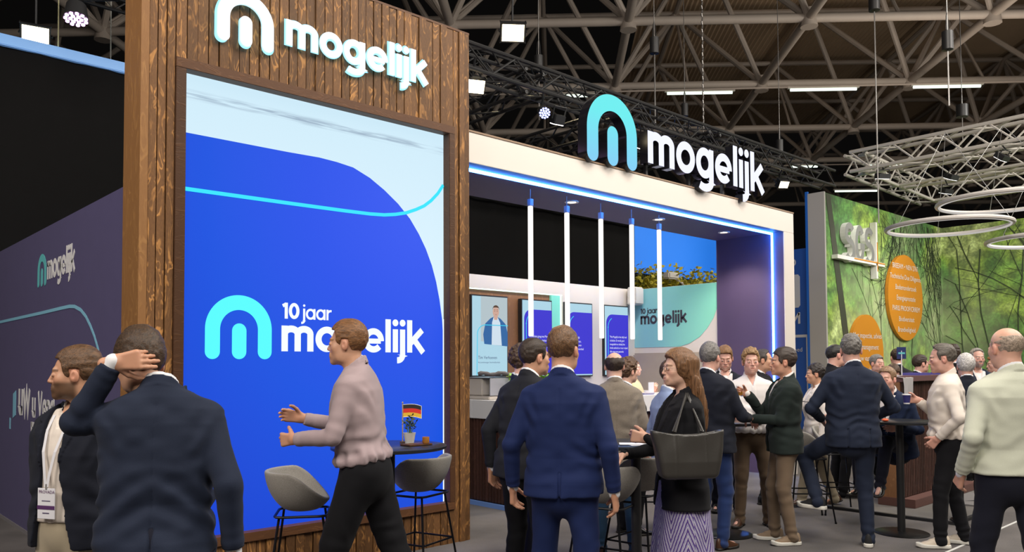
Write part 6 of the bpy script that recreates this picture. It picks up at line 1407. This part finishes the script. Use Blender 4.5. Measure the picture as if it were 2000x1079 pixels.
lt = N.new('ShaderNodeMath'); lt.operation = 'LESS_THAN'; lt.inputs[1].default_value = .005; L.new(a1.outputs[0], lt.inputs[0]); cm = N.new('ShaderNodeMath'); cm.operation = 'COMPARE'; cm.inputs[1].default_value = .035; cm.inputs[2].default_value = .025; L.new(s1.outputs[0], cm.inputs[0]); ml = N.new('ShaderNodeMath'); ml.operation = 'MULTIPLY'; L.new(lt.outputs[0], ml.inputs[0]); L.new(cm.outputs[0], ml.inputs[1])
mx = N.new('ShaderNodeMix'); mx.data_type = 'RGBA'; L.new(ml.outputs[0], mx.inputs['Factor']); L.new(src, mx.inputs['A']); mx.inputs['B'].default_value = (.03, .03, .04, 1); L.new(mx.outputs['Result'], b.inputs['Base Color'])
# ---- skirt
w = info['woman']; S_ = w['S']
SK = mat('purple_zigzag_print', (.2, .15, .4), .7); nt = SK.node_tree; N = nt.nodes; L = nt.links; b = N['Principled BSDF']
tc = N.new('ShaderNodeTexCoord'); sp = N.new('ShaderNodeSeparateXYZ'); L.new(tc.outputs['Object'], sp.inputs[0])
def mth(op, a, bb=None, c=None):
    n = N.new('ShaderNodeMath'); n.operation = op
    for i, v in enumerate((a, bb, c)):
        if v is None: continue
        if isinstance(v, (int, float)): n.inputs[i].default_value = v
        else: L.new(v, n.inputs[i])
    return n.outputs[0]
ang = mth('ARCTAN2', sp.outputs[1], sp.outputs[0]); tri = mth('PINGPONG', mth('ADD', ang, 6.4), .52)
ns = N.new('ShaderNodeTexNoise'); ns.inputs['Scale'].default_value = 55; ns.inputs['Detail'].default_value = 2; L.new(tc.outputs['Object'], ns.inputs['Vector'])
val = mth('MULTIPLY_ADD', tri, .55, sp.outputs[2]); val = mth('MULTIPLY_ADD', ns.outputs['Fac'], .018, val); sn = mth('FRACT', mth('MULTIPLY', val, 19))
cr = N.new('ShaderNodeValToRGB'); cr.color_ramp.interpolation = 'LINEAR'; e = cr.color_ramp.elements; e[0].position = 0; e[0].color = (.06, .03, .19, 1); e[1].position = 1; e[1].color = (.07, .035, .2, 1)
for p_, c_ in ((.3, (.08, .045, .24)), (.36, (.5, .45, .46)), (.5, (.55, .5, .5)), (.56, (.16, .19, .42)), (.68, (.18, .2, .42)), (.74, (.42, .38, .45)), (.84, (.4, .36, .42)), (.9, (.07, .03, .2))): x = e.new(p_); x.color = (*c_, 1)
L.new(sn, cr.inputs['Fac']); L.new(cr.outputs['Color'], b.inputs['Base Color'])
g = Grid((-.34, -.34, .1), (.34, .34, 1.0), .0075)
def skf(X, Y, Z):
    t = np.clip((1.0-Z)/.9, 0, 1); a = np.arctan2(Y, X); R_ = .165+.05*np.sin(t*2.2)+.05*t**2; fold = .012*t*np.sin(a*7+vnoise(X*3, Y*3, Z*3, 4)*2)+.006*np.sin(a*13+Z*6)*t
    d = (np.sqrt((X/1.05)**2+((Y+.005)/.85)**2)-R_-fold)*.85+.003*vnoise(X*14, Y*14, Z*10, 7)
    return np.maximum(d, np.maximum(.13-Z, Z-.97))
g.add(skf, (-.34, -.34, .1), (.34, .34, 1.0)); p, q = surfnet(g); np_mesh('skirt', [(p*S_, q)], SK, w['root'])
# ---- glasses
def glasses(k):
    w = info[k]; HR = w['HR']; f = lambda p: Vector(((HR@V3(*p))*w['hs']+w['hc'])*w['S']); bm = bmesh.new()
    for sx in (-1, 1):
        pipe(bm, [f((sx*.031+.018*math.cos(a), .108-.003*abs(math.cos(a)), .0+.016*math.sin(a))) for a in [2*math.pi*i/24 for i in range(24)]], .0011, 6, closed=True)
        pipe(bm, [f((sx*.052, .104, .006)), f((sx*.077, .06, .006)), f((sx*.083, .0, .004))], .0012, 6)
    pipe(bm, [f((-.01, .112, .003)), f((0, .114, .006)), f((.01, .112, .003))], .0012, 6)
    o = fin('glasses', bm, BLACK, None, True); o.parent = w['root']
glasses('woman')
def worldp(k, p): 
    r = info[k]['root']; return r.location+Matrix.Rotation(r.rotation_euler.z, 3, 'Z')@(Vector(p)*info[k]['S'])
# ---- tote bag on the near shoulder
LEA = mat('black_grained_leather', (.034, .031, .027), .42, bump=.25, bscale=220, coat=.1)
bo = worldp('woman', (-.29, .06, 1.17)); t = empty('tote_bag', bo, 'large black leather tote bag on the shoulder of the long-haired woman', 'bag', rz=info['woman']['root'].rotation_euler.z+math.pi/2)
g = Grid((-.26, -.12, -.2), (.26, .12, .2), .006)
def bagf(X, Y, Z):
    wd = .172+.062*(Z+.15)/.3; th = .062-.03*np.clip((Z+.05)/.2, 0, 1); a = np.maximum(np.abs(X)-wd+.04, 0); bb = np.maximum(np.abs(Y)-th+.035, 0); c = np.maximum(np.abs(Z+.0)-.15+.035, 0)
    d = np.sqrt(a*a+bb*bb+c*c)-.035; d = d+.006*vnoise(X*9, Y*6, Z*9, 3)-.0015*(np.abs(np.abs(X)-.09) < .004)
    return np.maximum(d, Z-(.135-.03*(1-(X/.22)**2)))
g.add(bagf, (-.25, -.1, -.19), (.25, .1, .17)); 
def hol(X, Y, Z): return np.maximum(np.maximum(np.abs(X)-.17, np.abs(Y)-.012), .02-Z)
g.all(hol, 'cut', .004); p, q = surfnet(g); np_mesh('bag_body', [(p, q)], LEA, t)
bm = bmesh.new(); bx(bm, (-.022, -.07, -.07), (.022, -.066, .09)) if False else None; bm.free()
# straps follow the shoulder
inv = (Matrix.Translation(bo)@Matrix.Rotation(t.rotation_euler.z, 4, 'Z')).inverted()
sh = inv@worldp('woman', (-.135, .0, 1.505))
for k, (ya, dx) in enumerate(((-.02, 0), (.02, .012))):
    bm = bmesh.new(); pts = []
    A1 = Vector((-.085, ya, .12)); A2 = Vector((.085, ya, .12)); top = sh+Vector((dx, -.0, .012))
    for i in range(9): f = i/8; pts.append(A1.lerp(top, f))
    for i in range(1, 9): f = i/8; pts.append(top.lerp(A2, f))
    pipe(bm, pts, .0065, 8); fin('strap', bm, LEA, t, True, world=False)
# ---- lanyard and badge
k = 'badge'; t = empty('name_badge', worldp(k, (0, .17, 1.05)), 'white name badge on a lanyard hanging over the white shirt', 'name badge')
tz = info[k]['root'].rotation_euler.z; Mb = Matrix.Translation(worldp(k, (0, 0, 0)))@Matrix.Rotation(tz, 4, 'Z')@Matrix.Scale(info[k]['S'], 4)
def toM(bm, nm, m, world=True): bm.transform(Mb); return fin(nm, bm, m, t)
for sx in (-1, 1):
    bm = bmesh.new(); P_ = [(sx*.055, .07, 1.47), (sx*.05, .115, 1.4), (sx*.035, .15, 1.3), (sx*.015, .16, 1.2), (0.004*sx, .163, 1.135)]
    for (a, bq), (c, d) in zip(zip(P_, P_[1:]), zip(P_, P_[1:])):
        A = Vector(a); B = Vector(bq); f = bm.faces.new([bm.verts.new(A+Vector((-.008, .004, 0))), bm.verts.new(B+Vector((-.008, .004, 0))), bm.verts.new(B+Vector((.008, .004, 0))), bm.verts.new(A+Vector((.008, .004, 0)))])
    toM(bm, 'lanyard_tape', WP)
bm = bmesh.new(); bx(bm, (-.052, .162, .985), (.052, .166, 1.13), bev=.0015); toM(bm, 'card', WP)
bm = bmesh.new(); bx(bm, (-.052, .1665, 1.03), (.052, .1675, 1.048)); toM(bm, 'colour_band', mat('badge_purple', (.09, .03, .12), .5))
bm = bmesh.new(); bx(bm, (-.025, .1665, 1.068), (.025, .1672, 1.072)); bx(bm, (-.02, .1665, 1.01), (.02, .1672, 1.015)); toM(bm, 'badge_print', mat('badge_ink', (.1, .08, .15), .5))
o = typed('badge_word', 'PROVADA', .02, worldp(k, (.043, .1682, 1.106)), Matrix.Rotation(tz, 3, 'Z')@Vector((-1, 0, 0)), (0, 0, 1), mat('badge_word_ink', (.12, .03, .12), .5), t)
bm = bmesh.new(); cyl(bm, (0, .164, 1.125), (0, .164, 1.15), .006, seg=10); toM(bm, 'clip', ALU)
# ---- badge of the seated man, cup, glass, papers in hands
def hand_at(k, side_, off=(0, 0, 0)):
    a = info[k]['arms'][side_]; p = a['wr']+a['M']@np.array(off); return worldp(k, tuple(p))
c = hand_at('cupholder', 'R', (0, .1, -.05)); cup((c.x, c.y, c.z-.045), 'navy paper cup held by the man in the cream-white shirt')
c = hand_at('green', 'R', (0, .085, -.032)); tumbler((c.x, c.y, c.z-.05), 'glass of amber drink held by the man in the green jacket', mat('amber_liquid', (.6, .25, .02), .15))
c = hand_at('green', 'L', (0, .1, -.0)); t = empty('paper_sheet', (c.x, c.y, c.z+.012), 'white folded paper in the hand of the green-jacketed man', 'paper'); bm = bmesh.new(); bx(bm, (-.08, -.06, 0), (.08, .06, .002), M=Matrix.Rotation(face(270), 4, 'Z')@Matrix.Rotation(.25, 4, 'X')); fin('sheet', bm, WP, t, world=False)
c = worldp('seated', (-.1, .2, 1.22)); t = empty('name_badge', c, 'small white name badge on the chest of the seated man', 'name badge'); bm = bmesh.new(); bx(bm, (-.035, -.003, -.02), (.035, .003, .02), M=Matrix.Rotation(face(228), 4, 'Z')@Matrix.Rotation(-.25, 4, 'Y')); fin('card', bm, WP, t, world=False)
# stripes of the white jacket
bm = bmesh.new()

bm.free()
for i, (p, zt_, lab, r_) in enumerate((((8.54, 4.61, 7.33), 13, 'dark cylindrical hoist nearest the tower top', .085), ((10.13, 3.13, 7.66), 13, 'dark cylindrical hoist above the letters of the portal sign', .085), ((13.9, 5.1, 7.73), 13, 'slim hoist behind the portal sign letters', .08), ((16.5, 4.1, 7.14), 13, 'hoist right of the portal sign before the dark roof', .09), ((12.04, -1.31, 6.92), 14, 'black hoist high at the upper right', .085), ((13.15, .31, 8.45), 14, 'hoist cut off by the top edge of the picture', .1), ((19.85, .98, 8.0), 14, 'hoist with red hook above the white truss', .14))):
    hoist(p, zt_, lab, r_, drop=(.9, 1.3, .8, .5, .9, 4, .6)[i])
bm = bmesh.new()
for k in range(120): cyl(bm, (9.97, 1.97, 5.4+k*.07), (9.97+(.015 if k % 2 else -.015), 1.97, 5.46+k*.07), .014, seg=5)
tag(fin('lifting_chain', bm, mat('chain_grey', (.15, .14, .13), .4, .7)), 'long steel lifting chain hanging behind the portal letters', 'chain')
for i, (x, y, z1_, lab) in enumerate(((.72, 4.9, 5.78, 'thin yellow cord holding the drape wall left of the tower'), (1.35, 4.9, 5.78, 'thin grey cable beside the tower edge'))):
    bm = bmesh.new(); cyl(bm, (x, 5.52, z1_-.02), (x-.02, 5.52, 9), .008, seg=6); tag(fin('suspension_cord', bm, mat('cord_%d' % i, ((.5, .45, .25), (.2, .2, .18))[i], .6)), lab, 'cord')
